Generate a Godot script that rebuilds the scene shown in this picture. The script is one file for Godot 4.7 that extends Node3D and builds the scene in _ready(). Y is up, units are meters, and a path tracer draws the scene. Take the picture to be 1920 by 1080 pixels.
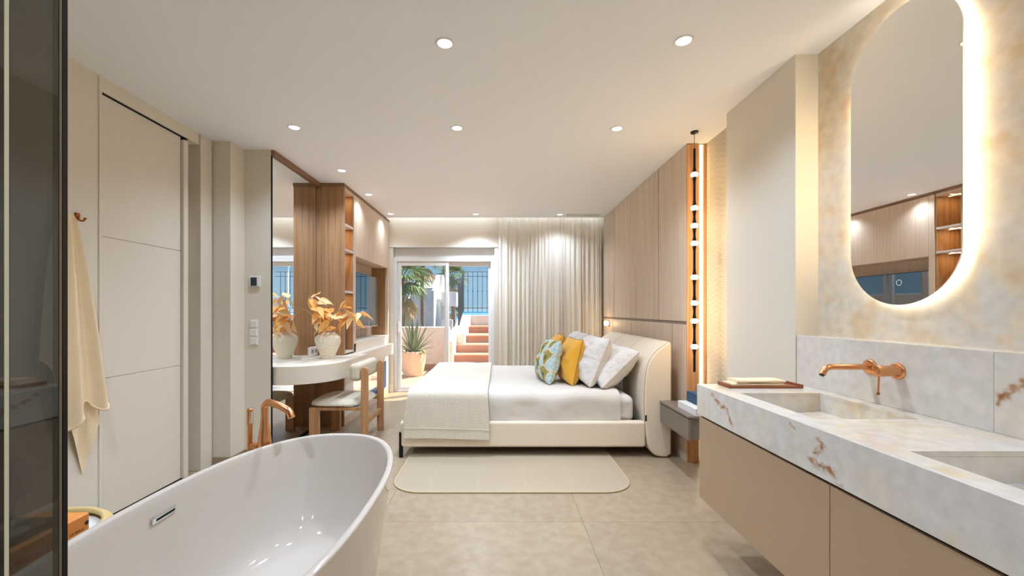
extends Node3D
# A bright bedroom seen from its open bathroom. Positions are written as (x, height, depth), depth running away from the camera along -z.

const CAM_H := 1.24
const CEIL := 2.6

var M := {}
var names := {}
var rng := RandomNumberGenerator.new()
var noise := FastNoiseLite.new()


func P(x: float, y: float, d: float) -> Vector3:
	return Vector3(x, y, -d)


# ---------------------------------------------------------------- mesh builder
class MB:
	var v := PackedVector3Array()
	var n := PackedVector3Array()
	var uv := PackedVector2Array()
	var idx := PackedInt32Array()

	func vert(p: Vector3, nn: Vector3, t := Vector2.ZERO) -> int:
		v.append(p)
		n.append(nn)
		uv.append(t)
		return v.size() - 1

	func tri(a: int, b: int, c: int) -> void:
		var g := (v[b] - v[a]).cross(v[c] - v[a])
		if g.dot(n[a] + n[b] + n[c]) > 0.0:
			idx.append_array(PackedInt32Array([a, c, b]))
		else:
			idx.append_array(PackedInt32Array([a, b, c]))

	func quad(a: Vector3, b: Vector3, c: Vector3, d: Vector3, nn: Vector3, ta := Vector2.ZERO, tb := Vector2.ZERO, tc := Vector2.ZERO, td := Vector2.ZERO) -> MB:
		var i := vert(a, nn, ta)
		vert(b, nn, tb)
		vert(c, nn, tc)
		vert(d, nn, td)
		tri(i, i + 1, i + 2)
		tri(i, i + 2, i + 3)
		return self

	# box between two corners, texture coordinates in metres
	func span(x0: float, x1: float, y0: float, y1: float, d0: float, d1: float) -> MB:
		return box(Vector3((x0 + x1) / 2, (y0 + y1) / 2, -(d0 + d1) / 2), Vector3(absf(x1 - x0), absf(y1 - y0), absf(d1 - d0)))

	func box(c: Vector3, s: Vector3, b := Basis()) -> MB:
		var h := s / 2
		for ax in 3:
			for sg in [-1.0, 1.0]:
				var nn := Vector3.ZERO
				nn[ax] = sg
				var u := Vector3.ZERO
				var w := Vector3.ZERO
				u[(ax + 1) % 3] = h[(ax + 1) % 3]
				w[(ax + 2) % 3] = h[(ax + 2) % 3]
				var o: Vector3 = nn * h[ax]
				var pts := [o - u - w, o + u - w, o + u + w, o - u + w]
				var t := []
				for p in pts:
					var q: Vector3 = c + p
					t.append(Vector2(-q.z, -q.y) if ax == 0 else Vector2(q.x, q.z) if ax == 1 else Vector2(q.x, -q.y))
				quad(c + b * pts[0], c + b * pts[1], c + b * pts[2], c + b * pts[3], b * nn, t[0], t[1], t[2], t[3])
		return self

	# box with rounded edges
	func rspan(x0: float, x1: float, y0: float, y1: float, d0: float, d1: float, r: float, seg := 2) -> MB:
		return rbox(Vector3((x0 + x1) / 2, (y0 + y1) / 2, -(d0 + d1) / 2), Vector3(absf(x1 - x0), absf(y1 - y0), absf(d1 - d0)), r, seg)

	func rbox(c: Vector3, s: Vector3, r: float, seg := 2, b := Basis(), fine := 0) -> MB:
		var h := s / 2
		r = minf(r, minf(h.x, minf(h.y, h.z)) * 0.999)
		var co := [[], [], []]
		for ax in 3:
			for k in seg + 1:
				co[ax].append(-h[ax] + r * (1.0 - cos(PI / 2 * k / seg)) if false else -h[ax] + r * tan(PI / 4 * k / seg))
			for k in fine:
				co[ax].append(lerpf(-h[ax] + r, h[ax] - r, (k + 1.0) / (fine + 1.0)))
			for k in seg + 1:
				co[ax].append(h[ax] - r * tan(PI / 4 * (seg - k) / seg))
		for ax in 3:
			var a1 := (ax + 1) % 3
			var a2 := (ax + 2) % 3
			for sg in [-1.0, 1.0]:
				var rows := []
				for i in co[a1].size():
					var row := []
					for j in co[a2].size():
						var p := Vector3.ZERO
						p[ax] = sg * h[ax]
						p[a1] = co[a1][i]
						p[a2] = co[a2][j]
						var inner := p.clamp(-h + Vector3.ONE * r, h - Vector3.ONE * r)
						var nn := (p - inner).normalized()
						var q := inner + nn * r
						var g := c + q
						var t := Vector2(-g.z, -g.y) if ax == 0 else Vector2(g.x, g.z) if ax == 1 else Vector2(g.x, -g.y)
						row.append(vert(c + b * q, b * nn, t))
					rows.append(row)
				for i in rows.size() - 1:
					for j in rows[i].size() - 1:
						tri(rows[i][j], rows[i + 1][j], rows[i + 1][j + 1])
						tri(rows[i][j], rows[i + 1][j + 1], rows[i][j + 1])
		return self

	# grid of points with smooth normals
	func grid(pts: Array, close_u := false, close_v := false, flip := false, uscale := 1.0, vscale := 1.0) -> MB:
		var nu: int = pts.size()
		var nv: int = pts[0].size()
		var ids := []
		for i in nu:
			var row := []
			for j in nv:
				var i0 := (i - 1 + nu) % nu if close_u else maxi(i - 1, 0)
				var i1 := (i + 1) % nu if close_u else mini(i + 1, nu - 1)
				var j0 := (j - 1 + nv) % nv if close_v else maxi(j - 1, 0)
				var j1 := (j + 1) % nv if close_v else mini(j + 1, nv - 1)
				var nn: Vector3 = (pts[i1][j] - pts[i0][j]).cross(pts[i][j1] - pts[i][j0])
				if nn.length() < 1e-10:
					var ii := clampi(i, 1, nu - 2)
					var jj := clampi(j, 1, nv - 2) if nv > 2 else j
					nn = (pts[mini(ii + 1, nu - 1)][jj] - pts[maxi(ii - 1, 0)][jj]).cross(pts[ii][mini(jj + 1, nv - 1)] - pts[ii][maxi(jj - 1, 0)])
				nn = nn.normalized() * (-1.0 if flip else 1.0)
				row.append(vert(pts[i][j], nn, Vector2(uscale * i / maxf(nu - 1, 1), vscale * j / maxf(nv - 1, 1))))
			ids.append(row)
		for i in (nu if close_u else nu - 1):
			for j in (nv if close_v else nv - 1):
				var a: int = ids[i][j]
				var b: int = ids[(i + 1) % nu][j]
				var c: int = ids[(i + 1) % nu][(j + 1) % nv]
				var d: int = ids[i][(j + 1) % nv]
				tri(a, b, c)
				tri(a, c, d)
		return self

	func lathe(prof: Array, at: Vector3, sides := 32, b := Basis()) -> MB:
		var pts := []
		for k in sides:
			var a := TAU * k / sides
			var row := []
			for p in prof:
				row.append(at + b * Vector3(cos(a) * p.x, p.y, sin(a) * p.x))
			pts.append(row)
		return grid(pts, true, false)

	func tube(points: Array, radius, sides := 10, caps := true, flat := 1.0) -> MB:
		var t0: Vector3 = (points[1] - points[0]).normalized()
		var side := t0.cross(Vector3.UP if absf(t0.y) < 0.9 else Vector3.RIGHT).normalized()
		var rings := []
		for i in points.size():
			var t: Vector3 = (points[mini(i + 1, points.size() - 1)] - points[maxi(i - 1, 0)]).normalized()
			side = (side - t * side.dot(t)).normalized()
			var up := t.cross(side).normalized()
			var r: float = radius[i] if radius is Array else radius
			var row := []
			for k in sides:
				var a := TAU * k / sides
				row.append(points[i] + (side * cos(a) + up * sin(a) * flat) * r)
			rings.append(row)
		grid(rings, false, true)
		if caps:
			for e in [0, rings.size() - 1]:
				var dir: Vector3 = (points[0] - points[1]).normalized() if e == 0 else (points[-1] - points[-2]).normalized()
				var c := vert(points[e], dir)
				var first := v.size()
				for k in sides:
					vert(rings[e][k], dir)
				for k in sides:
					tri(c, first + k, first + (k + 1) % sides)
		return self

	# polygon (in the plane o + U x + V y) pushed along W, with a chamfered or rounded rim
	func prism(poly: Array, o: Vector3, U: Vector3, V: Vector3, W: Vector3, r := 0.0, smooth := false, rs := 3) -> MB:
		var m := poly.size()
		var area := 0.0
		for i in m:
			area += poly[i].cross(poly[(i + 1) % m])
		var sgn := 1.0 if area > 0 else -1.0
		var off := []
		for i in m:
			var e0: Vector2 = (poly[i] - poly[(i - 1 + m) % m]).normalized()
			var e1: Vector2 = (poly[(i + 1) % m] - poly[i]).normalized()
			var n0 := Vector2(e0.y, -e0.x) * sgn
			var n1 := Vector2(e1.y, -e1.x) * sgn
			var nn := (n0 + n1).normalized()
			off.append([nn / maxf(nn.dot(n0), 0.35), n0, n1, nn])
		var depth := W.length()
		var wd := W.normalized()
		var steps := []
		if r > 0:
			for k in rs + 1:
				var a := PI / 2 * k / rs
				steps.append([r * (1 - sin(a)), r * (1 - cos(a)), -cos(a), sin(a)])
			for k in rs + 1:
				var a := PI / 2 * (1.0 - float(k) / rs)
				steps.append([r * (1 - sin(a)), depth - r * (1 - cos(a)), cos(a), sin(a)])
		else:
			steps = [[0.0, 0.0, 0.0, 1.0], [0.0, depth, 0.0, 1.0]]
		for i in m:
			var j := (i + 1) % m
			var prev := []
			for s in steps:
				var pi2: Vector2 = poly[i] - off[i][0] * s[0]
				var pj2: Vector2 = poly[j] - off[j][0] * s[0]
				var ni2: Vector2 = off[i][3] if smooth else off[i][2]
				var nj2: Vector2 = off[j][3] if smooth else off[j][1]
				var a := vert(o + U * pi2.x + V * pi2.y + wd * s[1], ((U * ni2.x + V * ni2.y) * s[3] + wd * s[2]).normalized(), pi2)
				var b := vert(o + U * pj2.x + V * pj2.y + wd * s[1], ((U * nj2.x + V * nj2.y) * s[3] + wd * s[2]).normalized(), pj2)
				if prev:
					tri(prev[0], prev[1], b)
					tri(prev[0], b, a)
				prev = [a, b]
		for e in 2:
			var flatp := PackedVector2Array()
			for i in m:
				flatp.append(poly[i] - off[i][0] * r)
			var tr := Geometry2D.triangulate_polygon(PackedVector2Array(poly))
			var first := v.size()
			for i in m:
				vert(o + U * flatp[i].x + V * flatp[i].y + (W if e else Vector3.ZERO), wd if e else -wd, flatp[i])
			for k in range(0, tr.size(), 3):
				tri(first + tr[k], first + tr[k + 1], first + tr[k + 2])
		return self

	func bounds() -> AABB:
		var a := AABB(v[0], Vector3.ZERO)
		for p in v:
			a = a.expand(p)
		return a

	func mesh(origin: Vector3, back := Basis()) -> ArrayMesh:
		var arr := []
		arr.resize(Mesh.ARRAY_MAX)
		var w := v.duplicate()
		var wn := n.duplicate()
		for i in w.size():
			w[i] = back * (w[i] - origin)
			wn[i] = back * wn[i]
		arr[Mesh.ARRAY_VERTEX] = w
		arr[Mesh.ARRAY_NORMAL] = wn
		arr[Mesh.ARRAY_TEX_UV] = uv
		arr[Mesh.ARRAY_INDEX] = idx
		var m := ArrayMesh.new()
		m.add_surface_from_arrays(Mesh.PRIMITIVE_TRIANGLES, arr)
		return m


func mb() -> MB:
	return MB.new()


# ---------------------------------------------------------------- scene helpers
func numbered(called: String) -> String:
	var k: int = names.get(called, 0)
	names[called] = k + 1
	return called if k == 0 else "%s_%03d" % [called, k]


func thing(called: String, label: String, category: String, at := Vector3.ZERO, group := "") -> Node3D:
	var o := Node3D.new()
	o.name = numbered(called)
	add_child(o)
	o.position = at
	tag(o, label, category, group)
	return o


func tag(o: Node, label: String, category: String, group := "") -> void:
	o.set_meta("label", label)
	o.set_meta("category", category)
	if group:
		o.set_meta("group", group)


func origin_of(o: Node3D) -> Vector3:
	var p := Vector3.ZERO
	while o != self and o != null:
		p += o.position
		o = o.get_parent() as Node3D
	return p


# a mesh built in world positions, hung under its owner
func part(owner_node: Node3D, called: String, b: MB, mat: Material, label := "") -> MeshInstance3D:
	var o := MeshInstance3D.new()
	o.name = called
	var base := origin_of(owner_node)
	var box := b.bounds()
	var at := box.position + Vector3(box.size.x / 2, 0, box.size.z / 2)
	o.mesh = b.mesh(at)
	o.position = at - base
	o.material_override = mat
	if label:
		o.set_meta("label", label)
	owner_node.add_child(o, true)
	return o


func solo(called: String, label: String, category: String, b: MB, mat: Material, group := "") -> MeshInstance3D:
	var o := MeshInstance3D.new()
	o.name = numbered(called)
	var box := b.bounds()
	var at := box.position + Vector3(box.size.x / 2, 0, box.size.z / 2)
	o.mesh = b.mesh(at)
	o.position = at
	o.material_override = mat
	add_child(o)
	tag(o, label, category, group)
	return o


func struct(called: String, b: MB, mat: Material) -> MeshInstance3D:
	var o := MeshInstance3D.new()
	o.name = numbered(called)
	var box := b.bounds()
	var at := box.position + Vector3(box.size.x / 2, 0, box.size.z / 2)
	o.mesh = b.mesh(at)
	o.position = at
	o.material_override = mat
	add_child(o)
	o.set_meta("kind", "structure")
	return o


func struct_node(called: String, at: Vector3) -> Node3D:
	var o := Node3D.new()
	o.name = numbered(called)
	add_child(o)
	o.position = at
	o.set_meta("kind", "structure")
	return o


func srgb(r: int, g: int, b: int) -> Color:
	return Color(r / 255.0, g / 255.0, b / 255.0)


func mat(called: String, c: Color, rough := 0.6, metal := 0.0) -> StandardMaterial3D:
	var m := StandardMaterial3D.new()
	m.resource_name = called
	m.albedo_color = c
	m.roughness = rough
	m.metallic = metal
	M[called] = m
	return m


func glow(called: String, c: Color, e: float) -> StandardMaterial3D:
	var m := mat(called, c, 0.5)
	m.emission_enabled = true
	m.emission = c
	m.emission_energy_multiplier = e
	return m


func noise_tex(freq: float, ramp: Array, seed_ := 1, size := 512, octaves := 4, kind := FastNoiseLite.TYPE_SIMPLEX_SMOOTH) -> NoiseTexture2D:
	var f := FastNoiseLite.new()
	f.noise_type = kind
	f.seed = seed_
	f.frequency = freq
	f.fractal_octaves = octaves
	var t := NoiseTexture2D.new()
	t.width = size
	t.height = size
	t.seamless = true
	t.noise = f
	if ramp:
		var g := Gradient.new()
		g.offsets = PackedFloat32Array(ramp.map(func(a): return a[0]))
		g.colors = PackedColorArray(ramp.map(func(a): return a[1]))
		t.color_ramp = g
	return t


func triplanar(m: StandardMaterial3D, scale: Vector3) -> StandardMaterial3D:
	m.uv1_triplanar = true
	m.uv1_world_triplanar = true
	m.uv1_triplanar_sharpness = 8.0
	m.uv1_scale = scale
	return m


func relief(m: StandardMaterial3D, tex: Texture2D, cm: float) -> void:
	m.heightmap_enabled = true
	m.heightmap_texture = tex
	m.heightmap_scale = cm


func spot(parent: Node3D, at: Vector3, e: float, c: Color, angle := 70.0, size := 0.04, blend := 0.6) -> void:
	var l := SpotLight3D.new()
	l.name = "downlight_lamp"
	parent.add_child(l, true)
	l.position = at - origin_of(parent)
	l.rotation.x = -PI / 2
	l.light_energy = e
	l.light_color = c
	l.spot_angle = angle
	l.spot_angle_attenuation = blend
	l.spot_range = 14.0
	l.spot_attenuation = 2.0
	l.light_size = size
	l.shadow_enabled = true


func omni(parent: Node3D, at: Vector3, e: float, c: Color, size := 0.03) -> void:
	var l := OmniLight3D.new()
	l.name = "bulb_lamp"
	parent.add_child(l, true)
	l.position = at - origin_of(parent)
	l.light_energy = e
	l.light_color = c
	l.omni_range = 14.0
	l.omni_attenuation = 2.0
	l.light_size = size
	l.shadow_enabled = true


func area(parent: Node3D, at: Vector3, facing: Vector3, size: Vector2, e: float, c: Color) -> void:
	var l := AreaLight3D.new()
	l.name = "strip_lamp"
	parent.add_child(l, true)
	l.position = at - origin_of(parent)
	l.basis = Basis.looking_at(facing, Vector3.UP if absf(facing.y) < 0.9 else Vector3.RIGHT)
	l.area_size = size
	l.light_energy = e
	l.light_color = c
	l.shadow_enabled = true


# ---------------------------------------------------------------- light and lens
func setup_view() -> void:
	var cam := Camera3D.new()
	cam.name = "camera"
	add_child(cam)
	cam.position = Vector3(0, CAM_H, 0)
	cam.near = 0.05
	cam.far = 30000.0
	cam.projection = Camera3D.PROJECTION_FRUSTUM
	var f := 770.0
	cam.size = 1080.0 / f * cam.near
	cam.frustum_offset = Vector2(24.0, 42.0) / f * cam.near
	cam.current = true

	var env := Environment.new()
	env.background_mode = Environment.BG_SKY
	var sky := Sky.new()
	var sm := ProceduralSkyMaterial.new()
	sm.sky_top_color = srgb(84, 150, 220)
	sm.sky_horizon_color = srgb(158, 208, 236)
	sm.sky_curve = 0.25
	sm.ground_bottom_color = srgb(150, 150, 145)
	sm.ground_horizon_color = srgb(190, 210, 220)
	sm.sky_energy_multiplier = 0.82
	sm.sun_angle_max = 3.0
	sky.sky_material = sm
	env.sky = sky
	env.tonemap_mode = Environment.TONE_MAPPER_LINEAR
	env.tonemap_exposure = 1.44
	env.sdfgi_enabled = true
	env.ssao_enabled = true
	env.ssil_enabled = true
	var we := WorldEnvironment.new()
	we.name = "environment"
	we.environment = env
	add_child(we)

	var sun := DirectionalLight3D.new()
	sun.name = "sun"
	add_child(sun)
	sun.look_at_from_position(Vector3.ZERO, -Vector3(0.62, 1.0, -0.42).normalized())
	sun.light_energy = 3.0
	sun.light_color = Color(1.0, 0.955, 0.88)
	sun.light_angular_distance = 0.55
	sun.shadow_enabled = true


const WARM := Color(0.825, 0.90, 1.0)
const HOT := Color(1.0, 0.86, 0.66)


# ---------------------------------------------------------------- materials
func fbm(x: float, y: float, f: float) -> float:
	return noise.get_noise_2d(x * f, y * f)


# a sheet of honey onyx, wm x hm metres; veins are rust streaks given as lists of points in metres
func onyx(w: int, h: int, wm: float, hm: float, veins: Array, warm: float, shift: float) -> ImageTexture:
	var im := Image.create(w, h, false, Image.FORMAT_RGB8)
	var cool := Color(0.88, 0.855, 0.82)
	var cream := Color(0.91, 0.86, 0.775)
	var honey := Color(0.88, 0.765, 0.60)
	var rust := Color(0.60, 0.36, 0.19)
	var white := Color(0.89, 0.885, 0.875)
	for j in h:
		for i in w:
			var x := wm * i / w + shift
			var y := hm * j / h
			var a := fbm(x, y * 1.3, 160.0)
			var b := fbm(x + 31.0, y, 420.0)
			var c := fbm(x + 7.0, y + 3.0, 1500.0)
			var col := cool.lerp(cream, clampf(0.5 + a * 1.5 + warm, 0, 1))
			col = col.lerp(honey, clampf((b + a * 0.6 - 0.30 + warm * 0.5) * 1.6, 0, 0.65))
			col = col.lerp(white, clampf((fbm(x - 11.0, y + 5.0, 330.0) - 0.22) * 2.0, 0, 0.55))
			col = col * (1.0 + c * 0.05)
			for vein in veins:
				var wide: float = vein[0]
				var px := x - shift + fbm(x, y + 9.0, 2300.0) * wide * 1.5
				var py := y + fbm(x + 5.0, y, 2600.0) * wide * 1.5
				var best := 9.0
				for k in range(1, vein.size() - 1):
					var s0: Vector2 = vein[k]
					var s1: Vector2 = vein[k + 1]
					best = minf(best, Geometry2D.get_closest_point_to_segment(Vector2(px, py), s0, s1).distance_to(Vector2(px, py)))
				if best < wide * 3.0:
					var t := exp(-best * best / (wide * wide)) * clampf(0.5 + fbm(x, y, 2400.0) * 1.1, 0.0, 1.0)
					col = col.lerp(rust, clampf(t, 0, 0.92))
					col = col.lerp(white, 0.25 * exp(-pow((best - wide * 1.8) / wide, 2.0)))
			im.set_pixel(i, j, col)
	return ImageTexture.create_from_image(im)


# printed cotton: pale blue and cream ikat columns with olive hearts
func print_cloth() -> ImageTexture:
	var s := 256
	var im := Image.create(s, s, false, Image.FORMAT_RGB8)
	for j in s:
		for i in s:
			var u := float(i) / s
			var v := float(j) / s
			var w := fbm(u, v, 900.0) * 0.03
			var cell := Vector2(fposmod(u * 3.0 + w, 1.0) - 0.5, fposmod(v * 2.5 + 0.5 * floorf(u * 3.0 + w), 1.0) - 0.5)
			var heart := absf(cell.x) * 1.25 + absf(cell.y + 0.12 - absf(cell.x) * 0.7)
			var col := Color(0.62, 0.74, 0.79)
			col = col.lerp(Color(0.80, 0.83, 0.76), clampf(0.5 + fbm(u + 3.0, v, 2600.0) * 2.2, 0, 1))
			if heart < 0.62:
				col = Color(0.86, 0.78, 0.62)
			if heart < 0.53:
				col = Color(0.52, 0.48, 0.24).lerp(Color(0.72, 0.63, 0.36), clampf(0.5 + fbm(u, v, 4200.0) * 1.6, 0, 1))
			if heart < 0.2:
				col = Color(0.36, 0.42, 0.26)
			im.set_pixel(i, j, col * (1.0 + fbm(u, v, 6000.0) * 0.2))
	return ImageTexture.create_from_image(im)


func wood(called: String, dark: Color, light: Color, seed_: int, rough := 0.5, along := 1) -> StandardMaterial3D:
	var m := mat(called, Color.WHITE, rough)
	m.albedo_texture = noise_tex(0.012, [[0.15, dark], [0.45, dark.lerp(light, 0.55)], [0.6, light], [0.85, dark.lerp(light, 0.35)]], seed_, 512, 5)
	var s := Vector3(5.5, 5.5, 5.5)
	s[along] = 0.13
	triplanar(m, s)
	return m


func make_materials() -> void:
	noise.seed = 11
	noise.frequency = 0.01
	noise.fractal_octaves = 4
	noise.noise_type = FastNoiseLite.TYPE_SIMPLEX_SMOOTH
	rng.seed = 4242

	mat("wall_paint", srgb(232, 223, 206), 0.75)
	mat("ceiling_paint", srgb(247, 247, 247), 0.85)
	mat("white_lacquer", srgb(234, 223, 205), 0.4)
	mat("door_white", srgb(230, 220, 204), 0.5)
	mat("frame_white", srgb(240, 238, 234), 0.35)
	mat("black_gap", srgb(22, 20, 19), 0.9)
	mat("black_metal", srgb(26, 25, 24), 0.35, 0.5)
	mat("dark_metal", srgb(46, 43, 40), 0.4, 0.6)
	mat("iron", srgb(30, 38, 48), 0.5, 0.4)
	mat("window_blue", srgb(62, 92, 122), 0.35)
	mat("copper", srgb(228, 166, 116), 0.24, 1.0)
	mat("copper_dark", srgb(176, 112, 66), 0.3, 1.0)
	mat("chrome", srgb(225, 225, 225), 0.12, 1.0)
	mat("grate", srgb(36, 34, 32), 0.6)
	mat("mirror", srgb(240, 241, 240), 0.0, 1.0)
	mat("ceramic", srgb(203, 191, 177), 0.06)
	mat("plastic_white", srgb(240, 237, 230), 0.35)
	mat("plastic_grey", srgb(150, 148, 144), 0.4)
	mat("lcd", srgb(38, 48, 66), 0.15)
	mat("vanity_front", srgb(184, 155, 124), 0.42)
	mat("nightstand_front", srgb(128, 115, 101), 0.45)
	mat("rug_edge", srgb(204, 182, 142), 0.95)
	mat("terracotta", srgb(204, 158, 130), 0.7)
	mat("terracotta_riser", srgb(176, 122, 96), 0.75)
	mat("blue_cloth", srgb(44, 78, 106), 0.7)
	mat("book_white", srgb(232, 230, 226), 0.5)
	mat("paper", srgb(235, 228, 212), 0.85)
	mat("book_orange", srgb(240, 152, 74), 0.45)
	mat("book_dark", srgb(86, 66, 48), 0.5)
	mat("ink", srgb(58, 40, 28), 0.6)
	mat("rope", srgb(226, 196, 130), 0.8)
	mat("soil", srgb(92, 74, 58), 0.95)
	mat("sill_white", srgb(238, 236, 230), 0.5)
	mat("hot_strip_holder", srgb(214, 206, 192), 0.4)

	var p := mat("fabric_bed", Color.WHITE, 0.85)
	p.albedo_texture = noise_tex(0.05, [[0.2, srgb(232, 215, 190)], [0.8, srgb(240, 225, 202)]], 3)
	triplanar(p, Vector3.ONE * 2.5)
	relief(p, noise_tex(0.2, [], 5, 256, 2), 0.03)
	p = mat("fabric_chair", Color.WHITE, 0.9)
	p.albedo_texture = noise_tex(0.09, [[0.2, srgb(208, 195, 172)], [0.8, srgb(224, 212, 191)]], 8)
	triplanar(p, Vector3.ONE * 4.0)
	relief(p, noise_tex(0.3, [], 6, 256, 2), 0.04)
	p = mat("linen_white", srgb(220, 213, 204), 0.9)
	triplanar(p, Vector3.ONE * 2.0)
	relief(p, noise_tex(0.02, [], 12, 256, 4), 0.6)
	p = mat("duvet_white", srgb(216, 207, 194), 0.9)
	triplanar(p, Vector3.ONE * 0.8)
	relief(p, noise_tex(0.02, [], 13, 256, 3), 0.5)
	p = mat("throw_cotton", Color.WHITE, 0.95)
	p.albedo_texture = noise_tex(0.04, [[0.2, srgb(222, 210, 188)], [0.8, srgb(232, 222, 204)]], 15)
	triplanar(p, Vector3.ONE * 3.0)
	relief(p, noise_tex(0.05, [], 16, 512, 3), 0.25)
	p = mat("towel", Color.WHITE, 1.0)
	p.albedo_texture = noise_tex(0.15, [[0.2, srgb(252, 224, 180)], [0.8, srgb(255, 236, 202)]], 17)
	triplanar(p, Vector3.ONE * 4.0)
	relief(p, noise_tex(0.35, [], 18, 256, 2), 0.3)
	p = mat("yellow_velvet", Color.WHITE, 0.85)
	p.albedo_texture = noise_tex(0.05, [[0.2, srgb(222, 156, 34)], [0.8, srgb(240, 178, 52)]], 19)
	triplanar(p, Vector3.ONE * 4.0)
	p.rim_enabled = true
	p.rim = 0.5
	p = mat("curtain_sheer", srgb(248, 240, 225), 0.9)
	p.backlight_enabled = true
	p.backlight = Color(0.5, 0.5, 0.48)
	p = mat("rug_wool", Color.WHITE, 1.0)
	p.albedo_texture = noise_tex(0.12, [[0.2, srgb(184, 165, 138)], [0.8, srgb(196, 179, 153)]], 21)
	triplanar(p, Vector3.ONE * 3.0)
	relief(p, noise_tex(0.35, [], 22, 512, 2), 0.3)
	p = mat("print_cloth", Color.WHITE, 0.9)
	p.albedo_texture = print_cloth()

	wood("oak_panel", srgb(204, 180, 155), srgb(220, 198, 174), 31)
	wood("oak_panel_b", srgb(207, 184, 159), srgb(223, 202, 178), 32)
	wood("oak_deep", srgb(150, 108, 70), srgb(172, 131, 90), 33)
	wood("oak_trim", srgb(126, 92, 66), srgb(150, 114, 86), 34, 0.5, 2)
	wood("chair_oak", srgb(172, 120, 78), srgb(204, 154, 108), 35, 0.45)
	wood("walnut_dark", srgb(92, 66, 52), srgb(118, 88, 70), 36)

	for k in 3:
		p = mat("floor_tile_%d" % k, Color.WHITE, 0.33)
		var t := 1.0 + 0.012 * (k - 1)
		p.albedo_texture = noise_tex(0.012, [[0.1, srgb(161, 140, 113) * t], [0.45, srgb(166, 146, 119) * t], [0.9, srgb(173, 154, 127) * t]], 41 + k, 512, 6)
		triplanar(p, Vector3.ONE * 1.6)
		relief(p, noise_tex(0.02, [], 48, 256, 5), 0.06)
	p = mat("grasscloth", Color.WHITE, 0.85)
	p.albedo_texture = noise_tex(0.014, [[0.2, srgb(206, 190, 162)], [0.5, srgb(226, 212, 187)], [0.8, srgb(240, 229, 209)]], 51, 512, 5)
	triplanar(p, Vector3(1.1, 24.0, 1.1))
	relief(p, noise_tex(0.02, [], 52, 512, 5), 0.5)
	p = mat("stucco", Color.WHITE, 0.9)
	p.albedo_texture = noise_tex(0.03, [[0.1, srgb(232, 226, 216)], [0.9, srgb(244, 240, 233)]], 53)
	triplanar(p, Vector3.ONE * 0.6)
	relief(p, noise_tex(0.05, [], 54, 256, 4), 1.0)
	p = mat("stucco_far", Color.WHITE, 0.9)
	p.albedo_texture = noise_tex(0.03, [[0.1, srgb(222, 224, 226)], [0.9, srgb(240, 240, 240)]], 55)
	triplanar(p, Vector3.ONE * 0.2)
	p = mat("planter_clay", Color.WHITE, 0.85)
	p.albedo_texture = noise_tex(0.03, [[0.1, srgb(214, 192, 164)], [0.9, srgb(232, 214, 190)]], 56)
	triplanar(p, Vector3.ONE * 1.6)
	p = mat("vase_clay", Color.WHITE, 0.8)
	p.albedo_texture = noise_tex(0.06, [[0.1, srgb(236, 220, 192)], [0.9, srgb(250, 238, 214)]], 57)
	triplanar(p, Vector3.ONE * 4.0)
	relief(p, noise_tex(0.03, [], 58, 256, 4), 0.8)
	p = mat("sea", Color.WHITE, 0.5)
	p.albedo_texture = noise_tex(0.02, [[0.1, srgb(44, 120, 178)], [0.9, srgb(70, 148, 198)]], 59)
	triplanar(p, Vector3(0.002, 0.002, 0.01))
	p = mat("palm_trunk", Color.WHITE, 0.95)
	p.albedo_texture = noise_tex(0.03, [[0.2, srgb(106, 84, 68)], [0.8, srgb(150, 120, 96)]], 60)
	triplanar(p, Vector3(0.5, 3.0, 0.5))
	for a in [["palm_green", srgb(92, 130, 62)], ["palm_dry", srgb(214, 186, 140)], ["agave_green", srgb(86, 104, 74)], ["succulent", srgb(112, 146, 74)]]:
		p = mat(a[0], a[1], 0.6)
		p.backlight_enabled = true
		p.backlight = Color(0.25, 0.3, 0.15)
	for a in [["leaf_gold", srgb(250, 192, 106)], ["leaf_pale", srgb(252, 218, 160)], ["leaf_amber", srgb(238, 168, 84)]]:
		p = mat(a[0], a[1], 0.7)
		p.backlight_enabled = true
		p.backlight = Color(0.5, 0.36, 0.16)
	mat("twig", srgb(206, 150, 108), 0.8)

	# onyx: counter front with its rust veins, the plain sheet for top and walls, and the veined splashback piece
	p = mat("onyx_front", Color.WHITE, 0.16)
	p.albedo_texture = onyx(1400, 128, 1.8, 0.16, [
		[0.011, Vector2(1.63, 0.03), Vector2(1.56, 0.055), Vector2(1.50, 0.065), Vector2(1.47, 0.095), Vector2(1.455, 0.135)],
		[0.010, Vector2(0.955, 0.035), Vector2(0.925, 0.05), Vector2(0.965, 0.085)],
		[0.011, Vector2(0.985, 0.118), Vector2(0.93, 0.115), Vector2(0.885, 0.125), Vector2(0.865, 0.15)],
		[0.005, Vector2(1.08, 0.02), Vector2(1.06, 0.03)]], -0.45, 0.0)
	p.uv1_scale = Vector3(1 / 1.8, 1 / 0.16, 1)
	p.uv1_offset = Vector3(-0.4 / 1.8, 0.85 / 0.16, 0)
	p = mat("onyx_plain", Color.WHITE, 0.12)
	var plain := onyx(512, 512, 1.6, 1.6, [], 0.12, 20.0)
	p.albedo_texture = plain
	triplanar(p, Vector3.ONE / 1.6)
	p = mat("onyx_wall", Color.WHITE, 0.14)
	p.albedo_texture = onyx(512, 640, 2.2, 2.7, [], 0.40, 50.0)
	p.uv1_scale = Vector3(1 / 2.2, 1 / 2.7, 1)
	p.uv1_offset = Vector3(-0.05, 2.65 / 2.7, 0)
	p = mat("onyx_splash", Color.WHITE, 0.12)
	p.albedo_texture = onyx(512, 96, 1.4, 0.26, [], -0.30, 80.0)
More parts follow.
